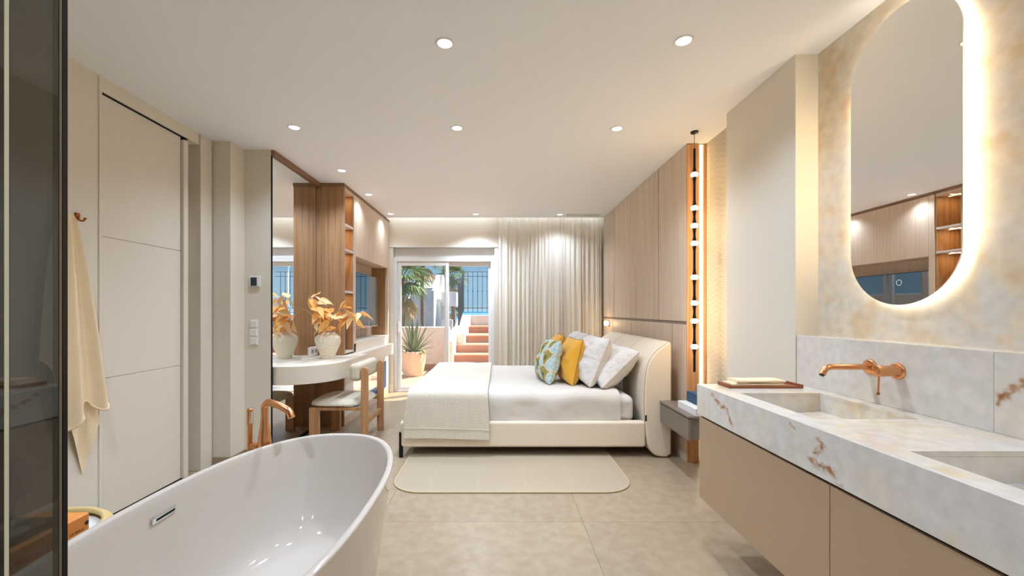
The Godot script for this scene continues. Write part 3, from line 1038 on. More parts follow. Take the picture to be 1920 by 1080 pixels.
func make_tub_filler() -> void:
	var at := P(-1.185, 0, 2.075)
	var t := thing("tub_filler", "copper floor-standing bath spout rising behind the tub", "tap", at)
	part(t, "base_plate", mb().lathe([Vector2(0.0, 0.012), Vector2(0.05, 0.012), Vector2(0.055, 0.008), Vector2(0.055, 0.0)], at, 32), M.copper)
	var prof := [Vector2(0.026, 0.012), Vector2(0.026, 0.40), Vector2(0.029, 0.44), Vector2(0.033, 0.50), Vector2(0.033, 0.555), Vector2(0.028, 0.61), Vector2(0.020, 0.665), Vector2(0.0175, 0.70)]
	part(t, "column", mb().lathe(prof, at, 32), M.copper)
	var pts := [at + Vector3(0, 0.69, 0)]
	for k in 9:
		var a := PI / 2 * k / 8.0 * 0.80
		pts.append(at + Vector3(0.035 * (1 - cos(a)), 0.745 + 0.035 * sin(a), 0.01 * (1 - cos(a))))
	pts.append(at + Vector3(0.085, 0.764, 0.02))
	pts.append(at + Vector3(0.125, 0.748, 0.03))
	for k in 5:
		var a := 0.35 + 0.85 * (k + 1) / 5.0
		pts.append(pts[-1] + Vector3(cos(a) * 0.009, -sin(a) * 0.009, 0.002))
	pts.append(pts[-1] + (pts[-1] - pts[-2]) * 0.8)
	part(t, "spout", mb().tube(pts, 0.0172, 20), M.copper)
	part(t, "lever", mb().lathe([Vector2(0.0, 0.04), Vector2(0.016, 0.04), Vector2(0.018, 0.037), Vector2(0.018, 0.0)], at + Vector3(-0.03, 0.555, 0), 20, Basis(Vector3.BACK, PI / 2)), M.copper)
	part(t, "diverter", mb().lathe([Vector2(0.0, 0.022), Vector2(0.008, 0.022), Vector2(0.009, 0.0)], at + Vector3(0.015, 0.535, 0.028), 16, Basis(Vector3.RIGHT, PI / 2)), M.copper)

	var hs := thing("hand_shower", "slim copper stick hand shower standing beside the bath spout", "hand shower", at + Vector3(-0.075, 0.53, 0))
	var h := at + Vector3(-0.075, 0, 0)
	part(hs, "handle", mb().lathe([Vector2(0.0, 0.535), Vector2(0.0115, 0.535), Vector2(0.0125, 0.54), Vector2(0.0125, 0.66), Vector2(0.0145, 0.665), Vector2(0.0145, 0.74), Vector2(0.013, 0.744), Vector2(0.0, 0.744)], h, 24), M.copper)
	part(hs, "spray_face", mb().rbox(h + Vector3(0.011, 0.70, 0.008), Vector3(0.01, 0.06, 0.012), 0.003), M.chrome)
	part(hs, "bracket", mb().tube([at + Vector3(-0.02, 0.535, 0), h + Vector3(0, 0.53, 0)], 0.006, 12), M.copper_dark)
	var hose := []
	for k in 20:
		var f := k / 19.0
		hose.append(h.lerp(at + Vector3(-0.03, 0, 0.02), f) + Vector3(0, 0.53 - 0.25 * sin(PI * f) - 0.13 * f, 0.02 * sin(PI * f)))
	part(hs, "hose", mb().tube(hose, 0.005, 8), M.copper_dark)


func hang_towel(cx: float, t: float, v: float) -> Vector3:
	# t across -1..1, v down 0..1
	return Vector3(cx, t, v)


func make_towel_and_hooks() -> void:
	for s in [[2.135, 1.755, "small copper wall hook from which the cream towel hangs"], [2.243, 1.755, "small empty copper wall hook next to the hanging towel"]]:
		var at := P(-2.31, s[1], s[0])
		var t := thing("wall_hook", s[2], "hook", at, "copper wall hooks")
		part(t, "plate", mb().rbox(at + Vector3(0.006, 0.0, 0), Vector3(0.012, 0.036, 0.022), 0.002), M.copper_dark)
		var pts := []
		for k in 9:
			var a := PI * k / 8.0
			pts.append(at + Vector3(0.03 - 0.018 * cos(a), -0.014 - 0.012 * sin(a), 0))
		part(t, "prong", mb().tube([at + Vector3(0.012, 0.0, 0)] + pts, 0.005, 10), M.copper_dark)
		part(t, "tip", mb().lathe([Vector2(0.0, 0.004), Vector2(0.007, 0.003), Vector2(0.008, 0.0), Vector2(0.007, -0.003), Vector2(0.0, -0.004)], at + Vector3(0.048, -0.012, 0), 14), M.copper_dark)

	# bath towel hung from one hook by its middle: gathered at the top, flaring into folds, its lower edge in points
	var b := mb()
	var rows := []
	for i in 41:
		var v := i / 40.0
		var row := []
		for j in 49:
			var u := j / 48.0 * 2.0 - 1.0
			var spread := 0.03 + 0.135 * pow(v, 0.72)
			var drop := 1.755 - v * (1.16 - 0.26 * absf(u - 0.18) - 0.10 * sin(u * 5.0))
			var fold := sin(u * 7.5 + v * 1.2) * 0.026 * pow(v, 0.4) + sin(u * 15.0 + 1.0) * 0.008 * v
			row.append(P(-2.262 + fold + 0.012 * v, drop, 2.15 + u * spread + 0.03 * v))
		rows.append(row)
	b.grid(rows)
	var back := []
	for i in 31:
		var v := i / 30.0
		var row := []
		for j in 33:
			var u := j / 32.0 * 2.0 - 1.0
			var spread := 0.028 + 0.115 * pow(v, 0.8)
			var drop := 1.75 - v * (1.42 - 0.5 * absf(u - 0.45))
			row.append(P(-2.292 + sin(u * 6.0 + 2.0) * 0.008 * v, drop, 2.155 + u * spread + 0.05 * v))
		back.append(row)
	var t := thing("bath_towel", "cream terry bath towel hanging in folds on the wall by the door", "towel", P(-2.27, 0.5, 2.15))
	part(t, "front_fold", b, M.towel)
	part(t, "back_fold", mb().grid(back), M.towel)
	var hem := []
	for j in 49:
		hem.append(rows[40][j])
	part(t, "hem", mb().tube(hem, 0.006, 6), M.towel)


func lettering(owner_node: Node3D, text: String, size: float, at: Vector3, basis_: Basis, called := "lettering") -> void:
	var tm := TextMesh.new()
	var f := SystemFont.new()
	f.font_names = PackedStringArray(["Droid Sans"])
	tm.font = f
	tm.text = text
	tm.font_size = 32
	tm.pixel_size = size / 32.0
	tm.depth = 0.0006
	var o := MeshInstance3D.new()
	o.name = called
	o.mesh = tm
	o.material_override = M.ink
	owner_node.add_child(o, true)
	o.position = at - origin_of(owner_node)
	o.basis = basis_


func make_side_table() -> void:
	var c := P(-1.70, -0.09, 1.45)
	var t := thing("side_table", "round white side table with woven straw rim between tub and door", "side table", c)
	part(t, "pedestal", mb().lathe([Vector2(0.0, 0.09), Vector2(0.15, 0.09), Vector2(0.155, 0.10), Vector2(0.10, 0.13), Vector2(0.07, 0.22), Vector2(0.09, 0.38), Vector2(0.16, 0.468)], c, 36), M.plastic_white)
	part(t, "table_top", mb().lathe([Vector2(0.0, 0.464), Vector2(0.20, 0.464), Vector2(0.225, 0.476), Vector2(0.225, 0.494), Vector2(0.215, 0.50), Vector2(0.0, 0.50)], c, 48), M.plastic_white)
	# woven rim: strands wound over a ring
	for k in 72:
		var a0 := TAU * k / 72.0
		var pts := []
		for m in 5:
			var h := m / 4.0
			var a := a0 + 0.10 * sin(h * PI)
			var r := 0.226 + 0.022 * sin(h * PI) - 0.004 * h
			pts.append(c + Vector3(cos(a) * r, 0.474 + h * 0.046, sin(a) * r))
		part(t, "straw_strand", mb().tube(pts, 0.011, 6), M.rope)
	var ring := []
	for k in 41:
		var a := TAU * k / 40.0
		ring.append(c + Vector3(cos(a) * 0.222, 0.521, sin(a) * 0.222))
	part(t, "rim_ring", mb().tube(ring, 0.010, 8, false), M.rope)

	# the big orange book, spine towards the tub, with a dark album and a wine glass on top
	var spin := Basis(Vector3.UP, 0.03)
	var bc := P(-1.56, 0.486, 1.30)
	var bk := thing("orange_book", "thick orange art book lying on the side table, lettered spine outward", "book", bc + Vector3(0, -0.044, 0))
	var bb := func(off: Vector3, s: Vector3, r: float) -> MB: return mb().rbox(bc + spin * off, s, r, 2, spin)
	part(bk, "cover", bb.call(Vector3(0, 0.034, 0), Vector3(0.205, 0.004, 0.32), 0.0015), M.book_orange)
	part(bk, "cover", bb.call(Vector3(0, -0.042, 0), Vector3(0.205, 0.004, 0.32), 0.0015), M.book_orange)
	part(bk, "spine", bb.call(Vector3(0.1, -0.004, 0), Vector3(0.012, 0.08, 0.32), 0.005), M.book_orange)
	part(bk, "pages", bb.call(Vector3(-0.006, -0.004, 0), Vector3(0.185, 0.072, 0.31), 0.002), M.paper)
	var tb := spin * Basis(Vector3.UP, PI / 2)
	lettering(bk, "LOUIS VUITTON", 0.0215, bc + spin * Vector3(0.1062, -0.012, 0.008), tb)
	lettering(bk, "CATWALK", 0.0115, bc + spin * Vector3(0.1062, -0.012, -0.113), tb)
	part(bk, "emblem", mb().lathe([Vector2(0.0, 0.0008), Vector2(0.007, 0.0008), Vector2(0.0075, 0.0)], bc + spin * Vector3(0.106, 0.004, -0.149), 18, spin * Basis(Vector3.BACK, -PI / 2)), M.ink)
	var ac := bc + spin * Vector3(0.0, 0.049, 0.03)
	var al := thing("dark_album", "dark brown album lying on the orange book behind the glass screen", "book", ac + Vector3(0, -0.013, 0))
	part(al, "cover", mb().rbox(ac + spin * Vector3(0, 0.011, 0), Vector3(0.16, 0.003, 0.21), 0.001, 1, spin), M.book_dark)
	part(al, "cover", mb().rbox(ac + spin * Vector3(0, -0.0115, 0), Vector3(0.16, 0.003, 0.21), 0.001, 1, spin), M.book_dark)
	part(al, "spine", mb().rbox(ac + spin * Vector3(0.078, 0, 0), Vector3(0.006, 0.026, 0.21), 0.002, 1, spin), M.book_dark)
	part(al, "pages", mb().rbox(ac + spin * Vector3(-0.004, 0, 0), Vector3(0.146, 0.019, 0.202), 0.001, 1, spin), M.paper)
	var g := ac + spin * Vector3(0.042, 0.0128, -0.01)
	var wg := thing("wine_glass", "clear empty wine glass standing on the dark album", "glass", g)
	part(wg, "foot", mb().lathe([Vector2(0.0, 0.0), Vector2(0.036, 0.0), Vector2(0.037, 0.001), Vector2(0.015, 0.004), Vector2(0.005, 0.009)], g, 36), M.wine_crystal)
	part(wg, "stem", mb().lathe([Vector2(0.005, 0.009), Vector2(0.0035, 0.03), Vector2(0.0035, 0.085), Vector2(0.006, 0.096)], g, 20), M.wine_crystal)
	part(wg, "bowl", mb().lathe([Vector2(0.0, 0.096), Vector2(0.012, 0.098), Vector2(0.030, 0.108), Vector2(0.041, 0.125), Vector2(0.044, 0.15), Vector2(0.040, 0.19), Vector2(0.034, 0.222), Vector2(0.0335, 0.223), Vector2(0.0328, 0.222), Vector2(0.0388, 0.19), Vector2(0.0428, 0.15), Vector2(0.0395, 0.126), Vector2(0.029, 0.110), Vector2(0.0, 0.099)], g, 40), M.wine_crystal)


func make_shower_screen() -> void:
	var t := thing("shower_screen", "smoked glass shower screen with slim black edge at the left", "glass screen", P(-0.62, 0, -0.3))
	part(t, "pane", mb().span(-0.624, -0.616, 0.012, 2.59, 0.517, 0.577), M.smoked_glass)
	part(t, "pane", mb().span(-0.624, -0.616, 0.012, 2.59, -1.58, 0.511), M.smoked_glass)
	part(t, "reflected_line", mb().span(-0.6235, -0.6165, 0.012, 2.59, 0.5115, 0.5165), M.reflection_pale)  # pale strip painted in for a bright line reflected in the glass
	part(t, "edge_profile", mb().rspan(-0.625, -0.615, 0.0, 2.6, 0.578, 0.586, 0.001, 1), M.black_metal)
	part(t, "edge_bead", mb().rspan(-0.6255, -0.6145, 0.012, 2.59, 0.5745, 0.5775, 0.001, 1), M.bead_tan)
	part(t, "floor_rail", mb().rspan(-0.628, -0.612, 0.0, 0.012, -1.58, 0.578, 0.002, 1), M.black_metal)


func make_vanity() -> void:
	# cabinets below the worktop
	var cuts := [[1.3165, 2.172, "taupe vanity drawer unit at the far end under the onyx worktop"], [0.45, 1.3135, "taupe vanity drawer unit nearest the camera under the onyx worktop"]]
	for c in cuts:
		var t := thing("vanity_cabinet", c[2], "cabinet", P(1.33, 0.255, (c[0] + c[1]) / 2), "vanity drawer units")
		part(t, "carcass", mb().span(1.078, 1.698, 0.257, 0.66, c[0] + 0.002, c[1] - 0.002), M.vanity_front)
		part(t, "drawer_front", mb().rspan(1.058, 1.077, 0.255, 0.680, c[0], c[1], 0.0015, 1), M.vanity_front)
		part(t, "finger_groove", mb().span(1.07, 1.6, 0.66, 0.6925, c[0] + 0.002, c[1] - 0.002), M.black_gap)
	part_end_panel()

	# worktop with two sunk basins
	var w := thing("vanity_worktop", "thick honey onyx worktop with two sunken basins and rust veins", "worktop", P(1.32, 0.693, 1.3))
	part(w, "front_slab", mb().rspan(1.05, 1.066, 0.693, 0.85, 0.42, 2.18, 0.0012, 1), M.onyx_front)
	part(w, "end_slab", mb().span(1.066, 1.70, 0.693, 0.8485, 2.164, 2.179), M.onyx_plain)
	part(w, "underside", mb().span(1.066, 1.69, 0.693, 0.705, 0.42, 2.164), M.onyx_plain)
	var x0 := 1.137
	var x1 := 1.51
	var sinks := [[1.472, 1.937], [0.672, 1.1375]]
	var top := mb()
	top.span(1.066, x0, 0.835, 0.85, 0.42, 2.18).span(x1, 1.69, 0.835, 0.85, 0.42, 2.18)
	var edges := [0.42, 0.672, 1.1375, 1.472, 1.937, 2.18]
	for i in [0, 2, 4]:
		top.span(x0, x1, 0.835, 0.85, edges[i], edges[i + 1])
	part(w, "top_slab", top, M.onyx_plain)
	for s in sinks:
		var b := mb()
		var yb := 0.745
		b.span(x0 - 0.012, x0, 0.74, 0.8345, s[0], s[1]).span(x1, x1 + 0.012, 0.74, 0.8345, s[0], s[1]).span(x0 - 0.012, x1 + 0.012, 0.74, 0.8345, s[0] - 0.012, s[0]).span(x0 - 0.012, x1 + 0.012, 0.74, 0.8345, s[1], s[1] + 0.012)
		# sloping floor falling towards a slot along the front
		b.quad(P(x0 + 0.012, yb, s[0]), P(x0 + 0.012, yb, s[1]), P(x1, yb + 0.02, s[1]), P(x1, yb + 0.02, s[0]), Vector3(-0.05, 1, 0).normalized())
		var bs := part(w, "basin", b, M.onyx_plain)
		part(bs, "drain_slot", mb().span(x0, x0 + 0.012, yb - 0.004, yb, s[0], s[1]), M.black_gap)

	# splashback in two sheets with a lit ledge on top
	var sp := thing("splashback", "low onyx splashback ledge behind the taps", "splashback", P(1.63, 0.85, 1.0))
	part(sp, "sheet", mb().rspan(1.578, 1.592, 0.8505, 1.109, 1.3106, 2.179, 0.0008, 1), M.onyx_splash)
	part(sp, "sheet", mb().rspan(1.578, 1.592, 0.8505, 1.109, -0.2, 1.3097, 0.0008, 1), M.onyx_splash_veined)
	part(sp, "ledge", mb().rspan(1.592, 1.693, 1.095, 1.109, -0.2, 2.179, 0.0008, 1), M.onyx_plain)


func part_end_panel() -> void:
	struct("trim_6", mb().span(1.60, 1.70, 0.24, 0.85, 0.42, 2.16), M.wall_paint)


func make_oval_mirror(md: float, label: String) -> void:
	var t := thing("oval_mirror", label, "mirror", P(1.68, 1.262, md), "backlit pill-shaped mirrors")
	var hw := 0.234
	var half := 0.616 - hw
	var shape := func(r: float, s: int) -> Array:
		var out := []
		for k in s + 1:
			var a := PI * k / s
			out.append(Vector2(md + cos(a) * r, 1.878 + half + sin(a) * r))
		for k in s + 1:
			var a := PI + PI * k / s
			out.append(Vector2(md + cos(a) * r, 1.878 - half + sin(a) * r))
		return out
	part(t, "glass", mb().prism(shape.call(hw, 32), Vector3(1.655, 0, 0), Vector3.FORWARD, Vector3.UP, Vector3(0.005, 0, 0), 0.001, true, 1), M.mirror)
	part(t, "backing", mb().prism(shape.call(hw - 0.004, 32), Vector3(1.660, 0, 0), Vector3.FORWARD, Vector3.UP, Vector3(0.006, 0, 0), 0.0, true), M.plastic_white)
	part(t, "lamp_ring", mb().prism(shape.call(hw - 0.008, 32), Vector3(1.666, 0, 0), Vector3.FORWARD, Vector3.UP, Vector3(0.026, 0, 0), 0.0, true), M.lamp_ring)
	for s in [1.0, -1.0]:
		area(t, P(1.679, 1.878, md + s * (hw - 0.0072)), Vector3(0, 0, -s), Vector2(0.022, 2 * half), 0.05, HOT)
	# touch switch printed on the glass
	part(t, "touch_symbol", mb().lathe([Vector2(0.010, 0.0), Vector2(0.0105, 0.0006), Vector2(0.012, 0.0006), Vector2(0.0125, 0.0)], P(1.6549, 1.355, md), 24, Basis(Vector3.BACK, PI / 2)), M.plastic_white)


func make_tap() -> void:
	var t := thing("wall_tap", "copper wall-mounted basin tap with long spout and pin lever", "tap", P(1.578, 0.99, 1.69))
	var sd := 1.745
	var hd := 1.625
	var y := 1.0
	var side := Basis(Vector3.BACK, PI / 2)
	for d in [sd, hd]:
		part(t, "rosette", mb().lathe([Vector2(0.0, 0.010), Vector2(0.026, 0.010), Vector2(0.031, 0.008), Vector2(0.033, 0.0)], P(1.578, y, d), 36, side), M.copper)
	var pts := [P(1.57, y, sd), P(1.54, y, sd), P(1.45, y, sd), P(1.41, y, sd)]
	for k in 8:
		var a := 1.15 * (k + 1) / 8.0
		pts.append(P(1.41 - 0.035 * sin(a), y - 0.035 * (1 - cos(a)), sd))
	pts.append(P(1.372, y - 0.032, sd))
	part(t, "spout", mb().tube(pts, 0.0125, 20), M.copper)
	part(t, "aerator", mb().tube([P(1.3735, y - 0.029, sd), P(1.3685, y - 0.038, sd)], 0.0095, 16), M.dark_metal)
	part(t, "valve_body", mb().lathe([Vector2(0.026, 0.008), Vector2(0.022, 0.014), Vector2(0.021, 0.05), Vector2(0.0225, 0.055), Vector2(0.0225, 0.088), Vector2(0.021, 0.0905), Vector2(0.0, 0.0905)], P(1.578, y, hd), 32, side), M.copper)
	var lv := part(t, "lever", mb().tube([P(1.503, y - 0.018, hd), P(1.501, y - 0.06, hd), P(1.500, y - 0.088, hd)], [0.0036, 0.0036, 0.0036], 12), M.copper)
	part(lv, "lever_tip", mb().tube([P(1.500, y - 0.084, hd), P(1.4995, y - 0.094, hd)], 0.0052, 12), M.copper_dark)


func make_counter_tray() -> void:
	var t := thing("wooden_tray", "narrow brown wooden tray at the far end of the onyx worktop", "tray", P(1.32, 0.85, 2.11))
	part(t, "base", mb().rspan(1.15, 1.52, 0.8505, 0.857, 2.05, 2.165, 0.002, 1), M.tray_wood)
	part(t, "rim", mb().rspan(1.15, 1.158, 0.852, 0.869, 2.05, 2.165, 0.002, 1).rspan(1.512, 1.52, 0.852, 0.869, 2.05, 2.165, 0.002, 1), M.tray_wood)
	part(t, "rim", mb().rspan(1.15, 1.52, 0.852, 0.862, 2.05, 2.056, 0.002, 1).rspan(1.15, 1.52, 0.852, 0.862, 2.159, 2.165, 0.002, 1), M.tray_wood)
	var lab := ["folded cream hand towel lying flat in the wooden tray", "upper folded cream hand towel on the wooden tray"]
	for i in 2:
		var b := mb()
		var rows := []
		var x0 := 1.165 + i * 0.03
		var wd := 0.27 - i * 0.03
		for k in 25:
			var a := TAU * k / 24.0
			var row := []
			for j in 13:
				var f := j / 12.0
				var r := 0.0075 + 0.0012 * sin(f * 9.0 + i)
				var d := 2.062 + 0.092 * (0.5 + 0.5 * signf(cos(a)) * pow(absf(cos(a)), 0.4))
				row.append(P(x0 + wd * f, 0.8655 + i * 0.0165 + r * signf(sin(a)) * pow(absf(sin(a)), 0.5), d))
			rows.append(row)
		b.grid(rows)
		for e in [0, 12]:
			var cen := Vector3.ZERO
			for k in 24:
				cen += rows[k][e] / 24.0
			var nn := Vector3.RIGHT * (1.0 if e else -1.0)
			var ci := b.vert(cen, nn)
			var f0 := b.v.size()
			for k in 25:
				b.vert(rows[k][e], nn)
			for k in 24:
				b.tri(ci, f0 + k, f0 + k + 1)
		solo("hand_towel", lab[i], "towel", b, M.towel, "folded hand towels in the tray")


# ---------------------------------------------------------------- bed side
func make_wood_wall() -> void:
	var t := thing("headboard_wall", "full-height oak wall panelling behind the bed with dark joints", "wall panelling", P(1.6, 0, 4.7))
	part(t, "core", mb().span(1.556, 1.688, 0.0, CEIL, 3.362, 6.02), M.walnut_dark)
	part(t, "end_panel", mb().rspan(1.531, 1.626, 0.0, 2.596, 3.345, 3.362, 0.002, 1), M.oak_warm_lit)
	part(t, "end_panel", mb().rspan(1.668, 1.689, 0.0, 2.596, 3.345, 3.362, 0.002, 1), M.oak_warm_lit)
	var g := 0.0012
	var w := 0.006
	var upper := [[6.02, 5.73, g, g], [5.73, 5.46, g, w], [5.46, 4.81, w, g], [4.81, 4.566, g, g], [4.566, 4.08, g, g], [4.08, 3.948, g, w], [3.948, 3.363, w, 0.0]]
	var k := 0
	for s in upper:
		part(t, "panel", mb().rspan(1.53, 1.555, 1.150, 2.596, s[0] - s[2], s[1] + s[3], 0.0015, 1), M.oak_panel if k % 2 else M.oak_panel_b)
		k += 1
	var lower := [[6.02, 5.53, g, w], [5.53, 4.90, w, g], [4.90, 4.76, g, w], [4.76, 4.315, w, g], [4.315, 3.638, g, w], [3.638, 3.363, w, 0.0]]
	for s in lower:
		part(t, "panel", mb().rspan(1.53, 1.555, 0.0, 1.125, s[0] - s[2], s[1] + s[3], 0.0015, 1), M.oak_panel_b if k % 2 else M.oak_panel)
		k += 1
	part(t, "rail", mb().rspan(1.536, 1.555, 1.127, 1.148, 3.363, 6.02, 0.001, 1), M.rail_grey)

	# light line beside the panelling
	var l := thing("wall_light_strip", "vertical warm light strip between oak panelling and textured wallpaper", "light strip", P(1.645, 0, 3.352))
	part(l, "lamp_strip", mb().rspan(1.637, 1.660, 0.02, 2.59, 3.346, 3.353, 0.001, 1), M.lamp_line)
	part(l, "holder", mb().span(1.628, 1.667, 0.0, 2.596, 3.353, 3.3615), M.hot_strip_holder)
	for i in 3:
		area(l, P(1.65, 0.45 + i * 0.86, 3.343), Vector3(0.25, 0, 1).normalized(), Vector2(0.02, 0.8), 0.02, HOT)


func make_headboard(t: Node3D) -> void:
	var prof := [Vector2(1.44, 0.976), Vector2(1.41, 0.962), Vector2(1.371, 0.935), Vector2(1.327, 0.90), Vector2(1.295, 0.862), Vector2(1.268, 0.825), Vector2(1.25, 0.782), Vector2(1.236, 0.72), Vector2(1.226, 0.62), Vector2(1.222, 0.50), Vector2(1.223, 0.40), Vector2(1.228, 0.30), Vector2(1.235, 0.20), Vector2(1.243, 0.13), Vector2(1.256, 0.085), Vector2(1.272, 0.057), Vector2(1.30, 0.03), Vector2(1.331, 0.013), Vector2(1.365, 0.006), Vector2(1.41, 0.006), Vector2(1.447, 0.03), Vector2(1.45, 0.5), Vector2(1.45, 0.95)]
	var hb := part(t, "headboard", mb().prism(prof, P(0, 0, 3.45), Vector3.RIGHT, Vector3.UP, Vector3(0, 0, -1.84), 0.018, true, 4), M.fabric_bed)
	# welted seams round the ends and two vertical ones across the face
	for d in [3.462, 4.06, 4.68, 5.278]:
		var pts := []
		for p in prof.slice(0, 18):
			pts.append(P(p.x - (0.0 if d in [3.462, 5.278] else 0.0005), p.y, d))
		part(hb, "seam", mb().tube(pts, 0.0035 if d in [3.462, 5.278] else 0.002, 6), M.seam_tan)
	part(hb, "label_tag", mb().rbox(P(1.232, 0.335, 3.447), Vector3(0.014, 0.05, 0.003), 0.001, 1), M.black_metal)


func make_bed() -> void:
	var t := thing("bed", "large upholstered beige bed with curved headboard against the oak wall", "bed", P(0.3, 0, 4.37))
	make_headboard(t)
	part(t, "side_rail", mb().rspan(-0.838, 1.235, 0.086, 0.303, 3.455, 3.53, 0.022, 4), M.fabric_bed)
	part(t, "side_rail", mb().rspan(-0.838, 1.235, 0.086, 0.303, 5.21, 5.285, 0.022, 4), M.fabric_bed)
	part(t, "foot_rail", mb().rspan(-0.838, -0.763, 0.086, 0.303, 3.46, 5.28, 0.022, 4), M.fabric_bed)
	part(t, "slat_base", mb().span(-0.78, 1.23, 0.13, 0.26, 3.51, 5.23), M.black_gap)
	for d in [3.468, 5.262]:
		part(t, "leg", mb().rspan(-0.845, -0.812, 0.0, 0.215, d - 0.012, d + 0.012, 0.006, 3), M.black_metal)
	for d in [3.9, 4.37, 4.85]:
		part(t, "leg", mb().tube([P(0.5, 0.0, d), P(0.5, 0.14, d)], 0.02, 12), M.black_metal)

	solo("mattress", "white mattress in a fitted sheet on the bed", "mattress", mb().rspan(-0.74, 1.17, 0.262, 0.50, 3.545, 5.19, 0.06, 5), M.linen_white)

	# duvet: draped over the mattress with soft rounded sides
	var rows := []
	for i in 81:
		var x := lerpf(-0.755, 1.03, i / 80.0)
		var row := []
		for j in 97:
			var s := j / 96.0
			var p := drape(s, 3.492, 5.26, 0.306, 0.545, 0.075)
			var nz := noise.get_noise_3d(x * 260.0, p.x * 260.0, 40.0)
			var nf := noise.get_noise_3d(x * 900.0, p.x * 900.0, p.y * 900.0)
			var flat_ := smoothstep(0.40, 0.54, p.y)
			row.append(P(x, p.y + nz * 0.012 * flat_ + nf * 0.003, p.x + (nz * 0.014 + nf * 0.004) * (1.0 - flat_)))
		rows.append(row)
	solo("duvet", "plain white duvet spread over the bed", "duvet", thicken(rows, 0.02), M.duvet_white)

	# throw across the foot of the bed
	rows = []
	for i in 49:
		var f := i / 48.0
		var row := []
		for j in 97:
			var s := j / 96.0
			var p := drape(s, 3.425, 5.33, 0.165, 0.574, 0.06)
			var hang := 1.0 - smoothstep(0.30, 0.56, p.y)
			var x := lerpf(-0.765, -0.095, f) - hang * 0.035 * (1.0 - f) + hang * 0.012 * f
			var nz := noise.get_noise_3d(x * 380.0, p.x * 380.0, 90.0 + p.y * 100.0)
			row.append(P(x, p.y + nz * 0.008 * (1.0 - hang) + (0.008 * sin(f * 3.0 + 1.0) if hang > 0.5 else 0.0), p.x + nz * 0.010 * hang))
		rows.append(row)
	var th := solo("bed_throw", "cream cotton throw hanging over the side at the foot of the bed", "throw", thicken(rows, 0.008), M.throw_cotton)
	var hem := []
	for i in 49:
		hem.append(rows[i][3] + Vector3(0, 0, 0.001))
	part(th, "hem_stitch", mb().tube(hem, 0.0022, 5), M.throw_cotton)


# path across the bed from the near hem up over the top to the far hem: (depth, height)
func drape(s: float, d0: float, d1: float, low: float, top: float, r: float) -> Vector2:
	var up := top - low - r
	var arc := PI / 2 * r
	var across := d1 - d0 - 2 * r
	var l := s * (2 * up + 2 * arc + across)
	if l < up:
		return Vector2(d0, low + l)
	l -= up
	if l < arc:
		var a := l / r
		return Vector2(d0 + r * (1 - cos(a)), top - r + r * sin(a))
	l -= arc
	if l < across:
		return Vector2(d0 + r + l, top)
	l -= across
	if l < arc:
		var a := l / r
		return Vector2(d1 - r + r * sin(a), top - r + r * cos(a))
	return Vector2(d1, top - r - (l - arc))


# gives a draped sheet its thickness (inwards) and closes its edges
func thicken(rows: Array, t: float) -> MB:
	var nu := rows.size()
	var nv: int = rows[0].size()
	var inner := []
	var ci := nu / 2
	var cj := nv / 2
	var turn := signf((rows[ci + 1][cj] - rows[ci - 1][cj]).cross(rows[ci][cj + 1] - rows[ci][cj - 1]).y)
	for i in nu:
		var row := []
		for j in nv:
			var nn: Vector3 = (rows[mini(i + 1, nu - 1)][j] - rows[maxi(i - 1, 0)][j]).cross(rows[i][mini(j + 1, nv - 1)] - rows[i][maxi(j - 1, 0)]).normalized()
			row.append(rows[i][j] - nn * t * turn)
		inner.append(row)
	var b := mb()
	b.grid(rows, false, false, turn < 0)
	b.grid(inner, false, false, turn > 0)
	var strip := func(a: Array, c: Array) -> void:
		var mid := []
		for k in a.size():
			mid.append((a[k] + c[k]) / 2)
		b.grid([a, c])
	strip.call(rows[0], inner[0])
	strip.call(rows[-1], inner[-1])
	var e0 := []
	var e1 := []
	var e2 := []
	var e3 := []
	for i in nu:
		e0.append(rows[i][0])
		e1.append(inner[i][0])
		e2.append(rows[i][nv - 1])
		e3.append(inner[i][nv - 1])
	strip.call(e0, e1)
	strip.call(e2, e3)
	return b


# a plump pillow, w x h, with pinched pointed corners; its face looks along basis z
func pillow(w: float, h: float, t: float, seed_: float, wrinkle := 0.006, ears := 0.10) -> Array:
	var sides := [[], []]
	var nn := 29
	for f in 2:
		for i in nn:
			var row := []
			for j in nn:
				var u := i / (nn - 1.0) * 2 - 1
				var v := j / (nn - 1.0) * 2 - 1
				var px := u * (1.0 - ears * (1 - u * u) * 0.4 - ears * (1.0 - v * v) * 0.55)
				var py := v * (1.0 - ears * (1 - v * v) * 0.4 - ears * (1.0 - u * u) * 0.55)
				var th := pow(maxf((1 - u * u) * (1 - v * v), 0.0), 0.42)
				var wr := noise.get_noise_3d(u * 130.0 + seed_, v * 130.0, seed_ * 3.0) * wrinkle * (1.0 if th > 0.01 else 0.0)
				wr += sin(atan2(v - signf(v) * 1.0, u - signf(u) * 1.0) * 9.0) * wrinkle * 0.35 * th
				row.append(Vector3(px * w / 2, py * h / 2, (th * t / 2 + wr * th) * (1.0 if f == 0 else -1.0)))
			sides[f].append(row)
	return sides


